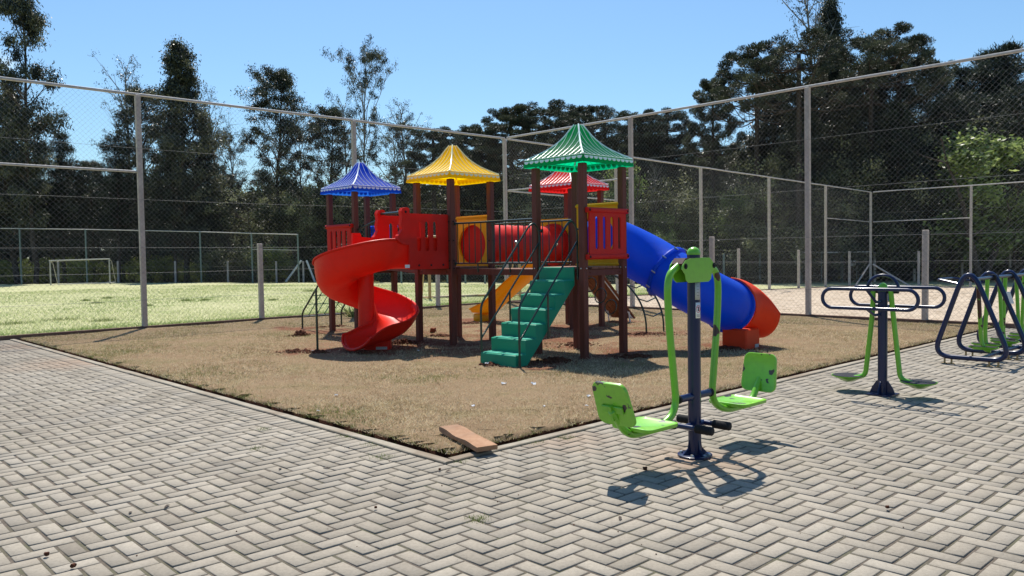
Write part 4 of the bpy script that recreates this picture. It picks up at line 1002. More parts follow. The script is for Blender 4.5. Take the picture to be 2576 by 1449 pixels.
# rope net climber on the blue tower
bx_, by_ = TW['blue']; nf = bpy.data.objects.new('rope_net_climber', None); COL.objects.link(nf); nf.parent = ps; ROOT[nf.name] = ROOT[ps.name]
xl, xr = bx_-.46, bx_+.46; yb = by_+1.50
for x in (xl, xr): mb = MB(); mb.tube(bez([(PL(x, yb, -.08), 0), (PL(x, yb, .34), .1), (PL(x, by_+HS+.05, 1.25), 0)], 6), .018, seg=8); obj('net_frame', mb, DGRN, nf)
mb = MB(); mb.tube([PL(xl, yb, .26), PL(xr, yb, .26)], .015, seg=8); obj('net_frame', mb, DGRN, nf)
ROPE = plastic('rope', (.06, .22, .14), rough=.9)
def npt(u, v): return PL(xl+(xr-xl)*u, yb+(by_+HS+.05-yb)*v, .34+(1.25-.34)*v)
for k in range(1, 5): mb = MB(); mb.tube([npt(0, k/5), npt(.5, k/5-.012), npt(1, k/5)], .009, seg=6); obj('rope', mb, ROPE, nf)
for k in range(1, 5): mb = MB(); mb.tube([npt(k/5, -.08), npt(k/5, .5), npt(k/5, 1)], .009, seg=6); obj('rope', mb, ROPE, nf)
mb = MB()
for i in range(1, 5):
    for j in range(1, 5): mb.lathe([(.004, -.018), (.018, -.01), (.018, .01), (.004, .018)], npt(i/5, j/5), Zv, seg=8)
obj_split('rope_knot', mb, BLACK, nf)
# ------------------------------------------------------------------ exercise machine 1: twin seat pull-down
m1 = pix(1748, 1147); bx, by = m1.x, m1.y
t1 = thing('seated_exerciser', 'lime green and navy twin seat outdoor exercise machine in the foreground, paint chipped', 'exercise machine', m1, 'outdoor exercise machines')
def m1p(s, q, z): return Vector((bx+Av.x*s+Bv.x*q, by+Av.y*s+Bv.y*q, z))
mb = MB(); mb.tube([m1p(0, 0, .01), m1p(0, 0, 1.440)], .0455, seg=24); pole = obj('pole', mb, NAVY, t1)
mb = MB(); mb.lathe([(.047, 1.430), (.048, 1.436), (.047, 1.448), (.041, 1.464), (.030, 1.476), (.014, 1.484), (.003, 1.486)], m1p(0, 0, 0), seg=20); obj('pole_cap', mb, LIME, pole)
mb = MB(); mb.lathe([(.122, .002), (.122, .014), (.118, .016)], m1p(0, 0, 0), seg=28)
bp = obj('base_plate', mb, NAVY, t1)
mb = MB()
for k in range(4):
    an = k*PI/2+.4; d_ = Vector((math.cos(an), math.sin(an), 0)); n_ = Vector((-d_.y, d_.x, 0)); mb.prism([(.04, .014), (.105, .014), (.06, .06), (.048, .12), (.04, .12)], n_, .008, m1p(0, 0, 0), d_, Zv)
obj_split('gusset', mb, NAVY, bp, smooth=0)
mb = MB()
for k in range(4):
    an = k*PI/2+1.15; mb.lathe([(.014, .015), (.014, .024), (.010, .030)], m1p(0, 0, 0)+Vector((math.cos(an)*.098, math.sin(an)*.098, 0)), seg=6)
obj_split('bolt', mb, STEEL, bp, smooth=0)
hx_, hy_ = 1, 0
# head: two crown shaped plates either side of the pole and the pivot tubes between them
for off in (-.050, .050):
    poly = [(-.205, 1.335), (-.195, 1.36), (-.16, 1.392), (-.10, 1.405), (.10, 1.405), (.16, 1.392), (.195, 1.36), (.205, 1.335), (.165, 1.30), (.15, 1.255), (.12, 1.238), (-.12, 1.238), (-.15, 1.255), (-.165, 1.30)]
    mb = MB(); mb.prism(poly, Bv, .007, m1p(-.015, off, 0), Av, Zv); hp_ = obj('head_plate', mb, LIME, t1, smooth=0)
mb = MB()
for s in (-.175, .175): mb.tube([m1p(s, -.056, 1.352), m1p(s, .056, 1.352)], .020, seg=14); mb.tube([m1p(s, -.062, 1.352), m1p(s, .062, 1.352)], .010, seg=8)
obj_split('pivot', mb, BLACK, t1)
mb = MB(); mb.prism([(-.15, 1.408), (.15, 1.408), (.19, 1.37), (.185, 1.36), (.145, 1.398), (-.145, 1.398), (-.185, 1.36), (-.19, 1.37)], Bv, .092, m1p(-.015, 0, 0), Av, Zv); obj('head_cover', mb, LIMEP, t1, smooth=0)
for sg in (-1, 1):
    def q_(s, z, q=0): return m1p(sg*s, q, z)
    ct = [(.185, 1.352, 0), (.30, 1.30, .12), (.292, 1.10, .1), (.262, .86, .2), (.225, .43, .10), (.225, .335, .07), (.40, .30, .1), (.69, .262, .0)]
    pts_ = bez([(q_(.185, 1.355), 0), (q_(.315, 1.29), .13), (q_(.305, 1.0), .2), (q_(.215, .36), .12), (q_(.40, .27), .10), (q_(.76, .265), .12), (q_(.90, .44), 0)], 8)
    arm = MB(); arm.tube(pts_, .0255, seg=16); ar = obj('swing_arm', arm, LIME, t1, smooth=50)
    mb = MB(); mb.lathe([(.026, 0), (.026, .02), (.012, .03)], q_(.90, .44), q_(.9, .44)-q_(.76, .265), seg=14); obj('arm_cap', mb, LIME, ar)
    # seat: pressed rounded plate
    def rrect(w_, h_, r_):
        P_ = []
        for cx0, cy0, a0 in ((w_/2-r_, h_/2-r_, 0), (-w_/2+r_, h_/2-r_, 90), (-w_/2+r_, -h_/2+r_, 180), (w_/2-r_, -h_/2+r_, 270)):
            for k in range(6): an = R(a0+k*18); P_.append((cx0+r_*math.cos(an), cy0+r_*math.sin(an)))
        return P_
    mb = MB(); rr = rrect(.34, .33, .05); c = q_(.575, .315)
    rings = [[c+Av*x*(k)+Bv*y*(k)+Zv*z for x, y in rr] for k, z in ((.97, -.014), (1, -.006), (1, .010), (.96, .012), (.90, .004))]
    mb.loft(rings, caps=True); se = obj('seat', mb, LIMES, t1, smooth=50)
    mb = MB(); mb.box(q_(.575, .296), (.12, .16, .02), (Av, Bv, Zv)); obj('seat_bracket', mb, LIME, se, smooth=0)
    # backrest, leaning away from the pole
    tilt = R(20 if sg < 0 else 9); ux_ = Bv; uy_ = (Zv*math.cos(tilt)+Av*sg*math.sin(tilt)).normalized(); n_ = ux_.cross(uy_).normalized(); n_ = n_ if (n_.dot(Av)*sg) < 0 else -n_     # faces the pole
    c = q_(.90, .498); h_ = .30; P_ = rrect(.30, h_, .055); P_ = [(x*(1-.10*(y/h_+.5)), y) for x, y in P_]
    rings = [[c+ux_*x*k+uy_*y*k+n_*z for x, y in P_] for k, z in ((.985, -.010), (1, -.004), (1, .010), (.97, .013), (.90, .006))]
    mb = MB(); mb.loft(rings, caps=True); bk = obj('backrest', mb, LIMES, t1, smooth=50)
    mb = MB(); mb.box(c-n_*.018-uy_*.03, (.17, .016, .05), (ux_, n_, uy_), bev=.004); mb.prism([(-.02, -.10), (.02, -.10), (.02, .0), (-.02, .0)], ux_, .02, c-n_*.024, n_, uy_); obj('back_bracket', mb, LIME, bk, smooth=0)
mb = MB(); mb.tube([m1p(-.19, 0, .43), m1p(.19, 0, .43)], .026, seg=14); cb = obj('stop_bar', mb, NAVY, t1)
mb = MB()
for s in (-1, 1): mb.lathe([(.027, 0), (.031, .003), (.031, .022), (.024, .026)], m1p(s*.185, 0, .43), Av*s, seg=14)
obj_split('buffer', mb, BLACK, cb)
mb = MB(); mb.tube([m1p(-.11, 0, .225), m1p(.11, 0, .225)], .021, seg=12)
for s in (-.11, .11): mb.tube([m1p(s, -.20, .225), m1p(s, .20, .225)], .019, seg=12)
fb = obj('foot_bar', mb, NAVY, t1)
for s in (-.11, .11):
    for e in (-1, 1):
        mb = MB(); n = 22; rings = []
        for k in range(n+1): rings.append((.031 if k % 2 else .028, .085+.13*k/n))
        mb.lathe([(.02, .084)]+rings+[(.022, .219)], m1p(s, 0, .225), Bv*e, seg=14); obj('foot_grip', mb, BLACK, fb)
# stickers on the pole, facing the camera side
def sticker(z0, z1, a0, a1, mat, r_=.0468, name='sticker'):
    mb = MB(); rings = []
    for z in (z0, z1): rings.append([m1p(0, 0, z)+Vector((math.cos(R(a0+(a1-a0)*k/8))*r_, math.sin(R(a0+(a1-a0)*k/8))*r_, 0)) for k in range(9)])
    mb.loft(rings, closed_ring=False); return obj(name, mb, mat, pole, smooth=60, solid=.0008)
sticker(1.115, 1.235, -92, -42, LABELG, name='silver_sticker')
sticker(.985, 1.095, -88, -38, PAPER, name='white_warning_sticker')
def on_pole(an, z, r_=.0477): return m1p(0, 0, z)+Vector((math.cos(R(an))*r_, math.sin(R(an))*r_, 0))
mb = MB(); ca = -63
mb.tube([on_pole(ca+math.cos(a_)*19, 1.050+math.sin(a_)*.026*1.0) for a_ in np.linspace(0, 2*PI, 22)[:-1]], .0016, seg=5, closed=True); mb.tube([on_pole(ca-13+26*k/6, 1.068-.036*k/6) for k in range(7)], .0016, seg=5); obj('prohibition_ring', mb, SIGNRED, pole)
mb = MB(); mb.tube([on_pole(ca, 1.036), on_pole(ca+2, 1.066)], .003, seg=5); mb.tube([on_pole(ca-8, 1.040), on_pole(ca+7, 1.052)], .0018, seg=5)
for k in range(2): mb.tube([on_pole(ca-16+32*j/5, 1.008-.009*k) for j in range(6)], .0012, seg=4)
obj('sticker_print', mb, BLACK, pole)
mb = MB()
for k in range(4): mb.tube([on_pole(ca-14+24*j/5, 1.21-.022*k) for j in range(6)], .0010, seg=4)
obj('sticker_print', mb, BLACK, pole)
# ------------------------------------------------------------------ exercise machine 2: surf / ski stand
c2 = pix(2220, 992); t2 = thing('pendulum_stepper', 'navy and lime exercise machine with long loop handlebars and two swinging footplates', 'exercise machine', c2, 'outdoor exercise machines')
def m2(s, q, z): return Vector((c2.x+Av.x*s+Bv.x*q, c2.y+Av.y*s+Bv.y*q, z))
mb = MB(); mb.tube([m2(0, 0, 0), m2(0, 0, 1.03)], .045, seg=20); p2 = obj('column', mb, NAVY, t2)
mb = MB(); mb.lathe([(.047, 1.03), (.047, 1.07), (.038, 1.095), (.020, 1.110), (.003, 1.115)], m2(0, 0, 0), seg=18); obj('column_cap', mb, LIME, p2)
mb = MB(); mb.box(m2(0, 0, .006), (.24, .24, .010), (Av, Bv, Zv))
for k in range(4):
    an = k*PI/2+PH; d_ = Vector((math.cos(an), math.sin(an), 0)); n_ = Vector((-d_.y, d_.x, 0)); mb.prism([(.035, .01), (.125, .01), (.10, .07), (.06, .13), (.035, .15)], n_, .01, m2(0, 0, 0), d_, Zv)
obj('base_plate', mb, NAVY, t2, smooth=0)
def stadium(s, half, zc, hh, q0=0):
    P_ = []
    for k in range(13): an = -PI/2+PI*k/12; P_.append(m2(s, -(q0+half-hh+hh*math.cos(an)), zc+hh*math.sin(an)))
    for k in range(13): an = PI/2+PI*k/12; P_.append(m2(s, -(q0-half+hh+hh*math.cos(an)), zc+hh*math.sin(an)))
    return P_
for s, q0 in ((-.27, -.03), (.27, .02)):
    mb = MB(); mb.tube(stadium(s, .46, .965, .095, q0), .0175, seg=12, closed=True); lp = obj('handle_loop', mb, NAVY, t2, smooth=60)
    mb = MB(); mb.tube([m2(s, .05, .87), m2(s*.5, .03, .80), m2(0, .0, .80)], .014, seg=8); mb.tube([m2(s, .05, 1.06), m2(s*.6, .0, .93), m2(0, 0, .93)], .014, seg=8); obj('loop_bracket', mb, NAVY, lp)
mb = MB(); mb.tube([m2(0, -.15*math.cos(a_), 1.055+.135*math.sin(a_)) for a_ in np.linspace(0, PI, 15)], .015, seg=10); obj('arch_handle', mb, NAVY, t2)
mb = MB(); mb.tube([m2(0, -.15, 1.03), m2(0, .15, 1.03)], .022, seg=10); obj('pivot', mb, BLACK, t2)
for e in (-1, 1):
    top = m2(-.02, e*.085, 1.03); bot = m2(0, e*.17, .17); fd = m2(0, e*.34, .125)
    mb = MB(); mb.tube(bez([(top, 0), (m2(0, e*.10, .80), .2), (bot, .06), (fd, 0)], 8), .024, seg=12); sw = obj('swing_arm', mb, LIME, t2, smooth=50)
    mb = MB(); c = m2(0, e*.34, .150)
    mb.lathe([(.03, -.055), (.055, -.05), (.12, -.016), (.158, .0), (.165, .006), (.165, .012), (.155, .010), (.02, -.012)], c, Zv, seg=28); fp_ = obj('footplate', mb, LIME, sw)
    mb = MB()
    for i in range(-4, 5):
        for j in range(-4, 5):
            if math.hypot(i, j) < 4.6 and (i+j) % 2 == 0: mb.lathe([(.010, 0), (.007, .006)], c+Av*i*.034+Bv*j*.034+Zv*.008, seg=6)
    obj('grip_studs', mb, NAVY, fp_)
    mb = MB(); mb.lathe([(.156, .004), (.156, .0135), (.02, .012)], c, Zv, seg=24); obj('grip_pad', mb, BLACK, fp_)
# ------------------------------------------------------------------ exercise machine 3: triple walker
t3o = AB(7.40, -1.09); t3 = thing('triple_air_walker', 'navy air walker with A shaped tube frames and lime legs, at the right edge', 'exercise machine', t3o, 'outdoor exercise machines')
def m3(s, q, z): return AB(7.40+s, -1.09+q, z)
def tri(s, q, w_=.44, h_=1.20, rt_=.19, rb_=.17):
    P_ = [(m3(s, q+w_, .085), rb_), (m3(s, q-w_, .085), rb_), (m3(s, q+.035, h_+.10), rt_*1.6)]
    pts_ = []; n = len(P_)
    for i, (p, r_) in enumerate(P_):
        a_ = P_[i-1][0]-p; b_ = P_[(i+1) % n][0]-p; A_ = p+a_.normalized()*r_*1.3; B_ = p+b_.normalized()*r_*1.3
        for k in range(9): t = k/8; pts_.append(A_*(1-t)**2+p*2*t*(1-t)+B_*t*t)
    return pts_
FRS = [(0, 0), (.86, .02), (1.62, 0), (2.5, 0)]
for i, (s, q) in enumerate(FRS):
    mb = MB(); mb.tube(tri(s, q), .030, seg=14, closed=True); fr = obj('side_frame', mb, NAVY, t3, smooth=60)
    mb = MB()
    for e in (-.30, -.20, .22, .30): mb.tube([m3(s, q+e, -.02), m3(s, q+e, .07)], .012, seg=8); mb.lathe([(.035, 0), (.035, .006)], m3(s, q+e, .002), seg=10)
    obj('anchor_foot', mb, BEIGE, fr)
for i in range(3):
    (s0, q0_), (s1, q1_) = FRS[i], FRS[i+1]
    mb = MB(); mb.tube([m3(s0, q0_-.02, 1.06), m3(s1, q1_-.02, 1.06)], .022, seg=12); xb_ = obj('axle', mb, NAVY, t3)
    mb = MB(); mb.tube([m3(s0, q0_-.10, .09), m3(s1, q1_-.10, .09)], .022, seg=12); obj('spreader', mb, NAVY, t3)
    mb = MB()
    for s in (s0+.05, s1-.05): mb.lathe([(.02, -.025), (.040, -.016), (.043, 0), (.040, .016), (.02, .025)], m3(s, -.01, 1.06), Av, seg=14)
    obj_split('bearing', mb, BLACK, xb_)
    for j, s in enumerate((s0+.24, s1-.24)):
        mt = LIMEP if (i == 0 and j == 0) else LIME; sw_ = (.03 if j else -.05)
        mb = MB(); mb.tube(bez([(m3(s, 0, 1.07), 0), (m3(s, sw_*.8, .30), .1), (m3(s, sw_-.03, .175), .05), (m3(s, sw_-.10, .165), 0)], 6), .0235, seg=12); lg = obj('swing_leg', mb, mt, t3, smooth=50)
        mb = MB(); P_ = rrect(.34, .14, .065); c = m3(s, sw_-.02, .205); mb.loft([[c+Bv*x*k+Av*y*k+Zv*z for x, y in P_] for k, z in ((.7, -.028), (.95, -.008), (1, .0), (1, .010), (.95, .008))], caps=True); fo_ = obj('footplate', mb, LIME, lg); mb = MB(); mb.loft([[c+Bv*x*.93+Av*y*.9+Zv*z for x, y in P_] for z in (.004, .0125)], caps=True); obj('grip_pad', mb, BLACK, fo_)
    if i: continue
    # handle bars reaching forward from the axle
    mb = MB(); sm = (s0+s1)/2; mb.tube(bez([(m3(s0+.02, .10, .99), 0), (m3(s0+.16, .44, 1.05), .05), (m3(s1-.16, .44, 1.05), .05), (m3(s1-.02, .10, .99), 0)], 6), .0145, seg=10); pass
    obj('hand_bar', mb, NAVY, t3)
mb = MB(); mb.box(m3(.86, -.20, .80)-Av*.028, (.004, .045, .16), (Av, Bv, (Zv+Bv*.32).normalized())); obj('sticker', mb, PAPER, t3, smooth=0)
# ------------------------------------------------------------------ small things on the ground
pa_, pb_ = pix(1128, 1084, .05), pix(1226, 1137, .03)
d_ = (pb_-pa_); Lp = d_.length; d_.normalize(); n_ = Vector((-d_.y, d_.x, 0)).normalized(); u_ = d_.cross(n_); rings = []
for i in range(11):
    t = i/10; c = pa_+d_*Lp*t+Zv*(.026); wv = .082+.006*math.sin(t*7)+(.0 if 0 < i < 10 else -.004); th = .019+.002*math.sin(t*11); nw = .012*math.sin(t*9) if i < 8 else 0
    rings.append([c+n_*x+u_*z for x, z in ((-wv+nw*.3, -th), (wv, -th), (wv+.003, 0), (wv, th), (.0, th+.002*math.sin(t*13)), (-wv+nw, th), (-wv-.003+nw, 0))])
mb = MB(); mb.loft(rings, caps=True); obj('wooden_plank', mb, PLANKM, smooth=30, label='short reddish wooden plank lying across the kerb at the near corner of the lawn', cat='plank', at=pb_)
def stone(name, p, s, mat, label, cat, group=None, seed=1, flat=.8):
    rd = random.Random(seed); mb = MB(); bm = bmesh.new(); bmesh.ops.create_icosphere(bm, subdivisions=3, radius=1)
    vs = []
    for v in bm.verts:
        c = v.co; k = 1+.18*math.sin(c.x*3+seed)*math.cos(c.y*2.4+seed)+.12*math.sin(c.z*5+c.x*4+seed*2)+rd.uniform(-.02, .02); cc = Vector([math.copysign(min(abs(q), .72), q) for q in c])*k
        vs.append((p.x+cc.x*s, p.y+cc.y*s*.9, p.z+max(0, s*flat*.68)+cc.z*s*flat))
    mb.add(vs, [tuple(v.index for v in f.verts) for f in bm.faces]); bm.free()
    return obj(name, mb, mat, smooth=30, label=label, cat=cat, group=group, at=(p.x, p.y, p.z))
stone('red_stone', pix(1089.5, 837, .02), .075, BRICK, 'reddish brown stone lump lying between the legs of the yellow roofed tower', 'stone', seed=3, flat=.85)
for i, (x, y, s, lb) in enumerate(((1084, 846, .022, 'small soil clod just below the reddish stone'), (1255, 862, .03, 'soil clod between the bridge and the green steps'), (952, 1148/1.0, .0, ''), )):
    if s: stone('soil_clod', pix(x, y, .02), s, SOIL, lb, 'clod', 'soil clods', seed=i+5)
for i, (x, y, s, lb) in enumerate(((922, 985, .02, 'dark clod on the open lawn left of the spiral slide'), (1310, 850, .02, 'dark clod on the lawn behind the green steps'), (117, 1397, .014, 'reddish crumb on the pavers at the lower left'), (184, 1426, .014, 'reddish crumb on the pavers at the bottom left'), (2232, 1278, .012, 'dark crumb on the pavers at the lower right'),
        (1623, 1182, .018, 'dark crumb on the pavers between the machine and its shadow'), (1106, 1182, .010, 'small dark pebble just below the kerb corner'), (945, 1278, .010, 'dark pebble on the pavers below the kerb'))):
    stone('soil_clod', pix(x, y, .01), s, SOIL, lb, 'clod', 'soil clods', seed=i+15)
def scrap(p, s, label, seed):
    rd = random.Random(seed); mb = MB(); n = 5; vs = []; fs = []
    for j in range(n):
        for i in range(n): vs.append((p.x+(i/4-.5)*s*(1+rd.uniform(-.2, .2)), p.y+(j/4-.5)*s*rd.uniform(.6, 1), p.z+.02+rd.uniform(0, .55)*s))
    for j in range(n-1):
        for i in range(n-1): fs.append((j*n+i, j*n+i+1, (j+1)*n+i+1, (j+1)*n+i))
    mb.add(vs, fs); obj('paper_scrap', mb, PAPER, smooth=0, solid=.002, label=label, cat='litter', group='scraps of white litter', at=(p.x, p.y, p.z))
for i, (x, y, s, lb) in enumerate(((1268, 972, .05, 'crumpled white scrap on the lawn in front of the green steps'), (1190, 1028, .035, 'white scrap on the lawn midway down to the plank'), (1369, 1028, .02, 'tiny white fleck on the lawn, left of the chipped seat'), (1481, 1003, .035, 'white scrap on the lawn just left of the left backrest'), (1476, 1027, .03, 'white fleck on the lawn below the one by the backrest'),
        (1052, 886, .03, 'pale scrap under the yellow tower in the shade'), (1225, 921, .05, 'flat white scrap beside the bottom green step'), (1342, 972, .05, 'flat pale strip in the shadow of the green roof'), (846, 1000, .03, 'faint white fleck on the left part of the lawn'), (800, 1040, .025, 'faint white fleck on the lawn near the left kerb'), (786, 887, .04, 'white scrap at the foot of the thin support pole'))):
    scrap(pix(x, y, .02), s, lb, i)
def leaf_litter(p, s, label, seed):
    rd = random.Random(seed); mb = MB(); a_ = rd.uniform(0, 6); d_ = Vector((math.cos(a_), math.sin(a_), 0)); n_ = Vector((-d_.y, d_.x, 0))
    mb.add([p-d_*s, p-d_*s*.3+n_*s*.3+Zv*.006, p+d_*s*.4+n_*s*.25+Zv*.010, p+d_*s+Zv*.004, p+d_*s*.3-n_*s*.3+Zv*.008, p-d_*s*.4-n_*s*.25+Zv*.004], [(0, 1, 5), (1, 2, 4, 5), (2, 3, 4)])
    obj('dry_leaf', mb, BARK, smooth=0, solid=.001, label=label, cat='leaf', group='dry leaves on the paving', at=p)
for i, (x, y, lb) in enumerate(((328, 1290, 'curled dry leaf on the lower left paving'), (1128, 1186, 'dry leaf on the paving below the kerb corner'), (820, 1178, 'dry leaf in the middle of the left paving'), (420, 1275, 'dark twig end on the left paving near the bottom'), (1560, 1305, 'dry leaf on the paving below the machine shadow'), (550, 1028, 'dry leaf on the paving by the left kerb'), (705, 1180, 'reddish dry leaf on the left paving'))):
    leaf_litter(pix(x, y, .003), .030, lb, i)
# ------------------------------------------------------------------ trees
def cards(P, L, W_, up=None, spread=1.0, rg=rng):
    """rhombus leaves at P; up = mean direction (3,) or (N,3)"""
    n = len(P); u = rg.normal(0, 1, (n, 3))
    u /= np.linalg.norm(u, axis=1, keepdims=True)+1e-9
    if up is not None: u = u*spread+up; u /= np.linalg.norm(u, axis=1, keepdims=True)+1e-9
    w_ = np.cross(u, rg.normal(0, 1, (n, 3))); w_ /= np.linalg.norm(w_, axis=1, keepdims=True)+1e-9
    L = (L*(.7+.6*rg.random(n)))[:, None]; W_ = (W_*(.7+.6*rg.random(n)))[:, None]
    v = np.stack([P, P+u*L*.45+w_*W_/2, P+u*L, P+u*L*.45-w_*W_/2], 1)
    return v
def limb(mb, p0, d, L, r, curve, n=5, rd=random):
    pts = [Vector(p0)]; dd = Vector(d).normalized(); step = L/n
    for i in range(n):
        dd = (dd+curve*(1.0/n)+Vector((rd.gauss(0, .07), rd.gauss(0, .07), rd.gauss(0, .05)))).normalized(); pts.append(pts[-1]+dd*step)
    mb.tube(pts, r, seg=5, rs=[r*(1-.8*i/n) for i in range(n+1)], caps=False); return pts
def finish_tree(leafv, tone, mat, mb, bark, nm):
    v = np.concatenate(leafv); n = len(v); F = np.arange(n*4).reshape(n, 4)
    lm = npmesh(nm+'_crown', v.reshape(-1, 3), F, mat, np.concatenate(tone))
    me = bpy.data.meshes.new(nm+'_trunk'); me.from_pydata([tuple(q) for q in mb.v], [], mb.f); me.materials.append(bark)
    me.polygons.foreach_set('use_smooth', [True]*len(me.polygons)); return me, lm
def g_euc(h, seed, cs=.35, wd=.16, shape='cone', nl=30, ncl=3, leaf=(.19, .060), per=95, mat='euc', droop=-.9, rc=.42, bark=None, tr=.011, dead=.0, elev=(.7, 1.4), gap=None):
    rd = random.Random(seed); rg = np.random.default_rng(seed); mb = MB(); lv = []; tn = []
    tp = []; x = y = 0
    for i in range(13):
        t = i/12; tp.append(Vector((x, y, t*h))); x += rd.gauss(0, .008)*h*.8; y += rd.gauss(0, .008)*h*.8
    mb.tube(tp, 1, seg=8, rs=[h*tr*(1-.93*(i/12)**1.2)+.01 for i in range(13)])
    def tpt(t): k = min(11, int(t*12)); return tp[k].lerp(tp[k+1], t*12-k)
    for k in range(nl):
        t = cs+(1-cs)*((k+.5)/nl)**.95; u = (t-cs)/(1-cs)
        if gap and gap[0] < t < gap[1] and k % 4: continue
        wf = {'cone': (1-u)**.75*.95+.08, 'oval': math.sin(PI*min(1, u*.85+.12))**.7+.05, 'top': (u**.6)*(1-u**4)+.15, 'col': (.55+.45*math.sin(PI*u))*(1-u**6)+.05}[shape]
        L = h*wd*wf*rd.uniform(.6, 1.2); az = k*2.4+rd.gauss(0, .4); el = rd.uniform(*elev)
        d = Vector((math.cos(az), math.sin(az), el))
        pts = limb(mb, tpt(t), d, L*1.25, .010*h*.35*(1-u*.6)+.012, Vector((0, 0, .25 if droop < -.5 else .5)), rd=rd)
        cl = [pts[-1]]
        for j in range(ncl):
            b0 = pts[rd.randint(2, len(pts)-2)]; dd = Vector((math.cos(az+rd.choice((-1, 1))*rd.uniform(.4, 1.1)), math.sin(az+rd.choice((-1, 1))*rd.uniform(.4, 1.1)), rd.uniform(.1, 1)))
            q = limb(mb, b0, dd, L*rd.uniform(.3, .65), .02, Vector((0, 0, .1)), n=3, rd=rd); cl.append(q[-1])
            if rd.random() < .5: cl.append(q[2])
        for c in cl:
            if rd.random() < dead: continue
            m = int(per*rd.uniform(.5, 1.4)); r_ = rc*rd.uniform(.6, 1.35)*(h/16)
            P = rg.normal(0, .5, (m, 3))*np.array([r_, r_, r_*.8])+np.array(c)
            lv.append(cards(P, leaf[0], leaf[1], np.array([0, 0, droop]), .9, rg)); tn.append(np.clip(rd.random()**1.4*.95+rg.normal(0, .12, m), 0, 1))
    return finish_tree(lv, tn, LEAF[mat], mb, bark or BARK, 'tree')
def g_pine(h, seed, cs=.3, wd=.22, nw=17, per=6, leaf=(.21, .042), mat='pine', tr=.012, dens=1.0, power=.8, bark=None):
    rd = random.Random(seed); rg = np.random.default_rng(seed); mb = MB(); lv = []; tn = []
    tp = [Vector((rd.gauss(0, .003)*h*i/4, rd.gauss(0, .003)*h*i/4, h*i/10)) for i in range(11)]
    mb.tube(tp, 1, seg=8, rs=[h*tr*(1-.94*i/10)+.008 for i in range(11)])
    for k in range(nw):
        t = cs+(1-cs)*(k+.3)/nw; u = (t-cs)/(1-cs); nb = per if u < .9 else 4
        for j in range(nb):
            if rd.random() < .12: continue
            az = j*2*PI/nb+k*1.1+rd.gauss(0, .25); L = h*wd*((1-u)**power*(.55+.45*min(1, u*5+.2))+.05)*rd.uniform(.55, 1.25)
            pts = limb(mb, Vector((0, 0, t*h)), Vector((math.cos(az), math.sin(az), rd.uniform(-.05, .35))), L, .03*(1-u*.7)+.008, Vector((0, 0, .45)), n=5, rd=rd)
            for i in range(2, 6):
                for e in range(2):
                    c = np.array(pts[i])+rg.normal(0, .10*L+.04, 3)*np.array([1, 1, .5]); m = int(46*dens*rd.uniform(.6, 1.3)); rr = rd.uniform(.16, .30)*(h/15)
                    P = rg.normal(0, .6, (m, 3))*rr+c; out = (P-c)/(np.linalg.norm(P-c, axis=1, keepdims=True)+1e-6)+np.array([0, 0, .7])
                    lv.append(cards(P, leaf[0], leaf[1], out, .5, rg)); tn.append(np.clip(rd.random()**1.4*.9+rg.normal(0, .12, m), 0, 1))
    return finish_tree(lv, tn, LEAF[mat], mb, bark or BARK, 'tree')
def g_ara(h, seed, top=.30, wd=.30, nw=5, tuft=.50, sparse=0):
    rd = random.Random(seed); rg = np.random.default_rng(seed); mb = MB(); lv = []; tn = []
    mb.tube([Vector((0, 0, h*.985*i/8)) for i in range(9)], 1, seg=10, rs=[h*.020*(1-.55*i/8) for i in range(9)])
    def tuft_at(c, r_):
        m = int(420*(r_/.5)**2); d = rg.normal(0, 1, (m, 3)); d /= np.linalg.norm(d, axis=1, keepdims=True); d[:, 2] = d[:, 2]*.8+.15
        P = np.array(c)+d*r_*(rg.random((m, 1))**.5)*np.array([1, 1, .62]); lv.append(cards(P, r_*.32, r_*.10, d+np.array([0, 0, .3]), .25, rg)); tn.append(np.clip(rd.uniform(.1, .7)+rg.normal(0, .15, m)+d[:, 2]*.12, 0, 1))
    for k in range(nw):
        u = k/(nw-1); t = 1-top*(1-u)**1.1; nb = 9 if u < .8 else 6
        for j in range(nb):
            if rd.random() < .1+sparse: continue
            az = j*2*PI/nb+k*.9+rd.gauss(0, .15); L = h*wd*(1-.62*u)*rd.uniform(.8, 1.1); n = 8; pts = []
            for i in range(n+1):
                s = i/n; rr = L*s; z = t*h-.10*L*math.sin(s*PI*.9)+.30*L*s**3; pts.append(Vector((math.cos(az+.05*math.sin(s*3))*rr, math.sin(az)*rr, z)))
            mb.tube(pts, 1, seg=5, rs=[.055*(1-.6*i/n)*(h/16) for i in range(n+1)], caps=False)
            tuft_at(pts[-1], tuft*rd.uniform(.8, 1.25)*(h/16))
            for q in range(rd.randint(4, 6)):
                i = rd.randint(3, 7); an = az+rd.choice((-1, 1))*rd.uniform(.35, 1.0); LL = L*rd.uniform(.16, .34)
                e = pts[i]+Vector((math.cos(an)*LL, math.sin(an)*LL, LL*rd.uniform(.25, .6))); m_ = (pts[i]+e)/2-Vector((0, 0, LL*.12)); mb.tube([pts[i], m_, e], .018, seg=4, caps=False); tuft_at(e, tuft*rd.uniform(.55, .95)*(h/16))
    tuft_at((0, 0, h), tuft*1.1*(h/16))
    return finish_tree(lv, tn, LEAF['ara'], mb, BARK, 'tree')
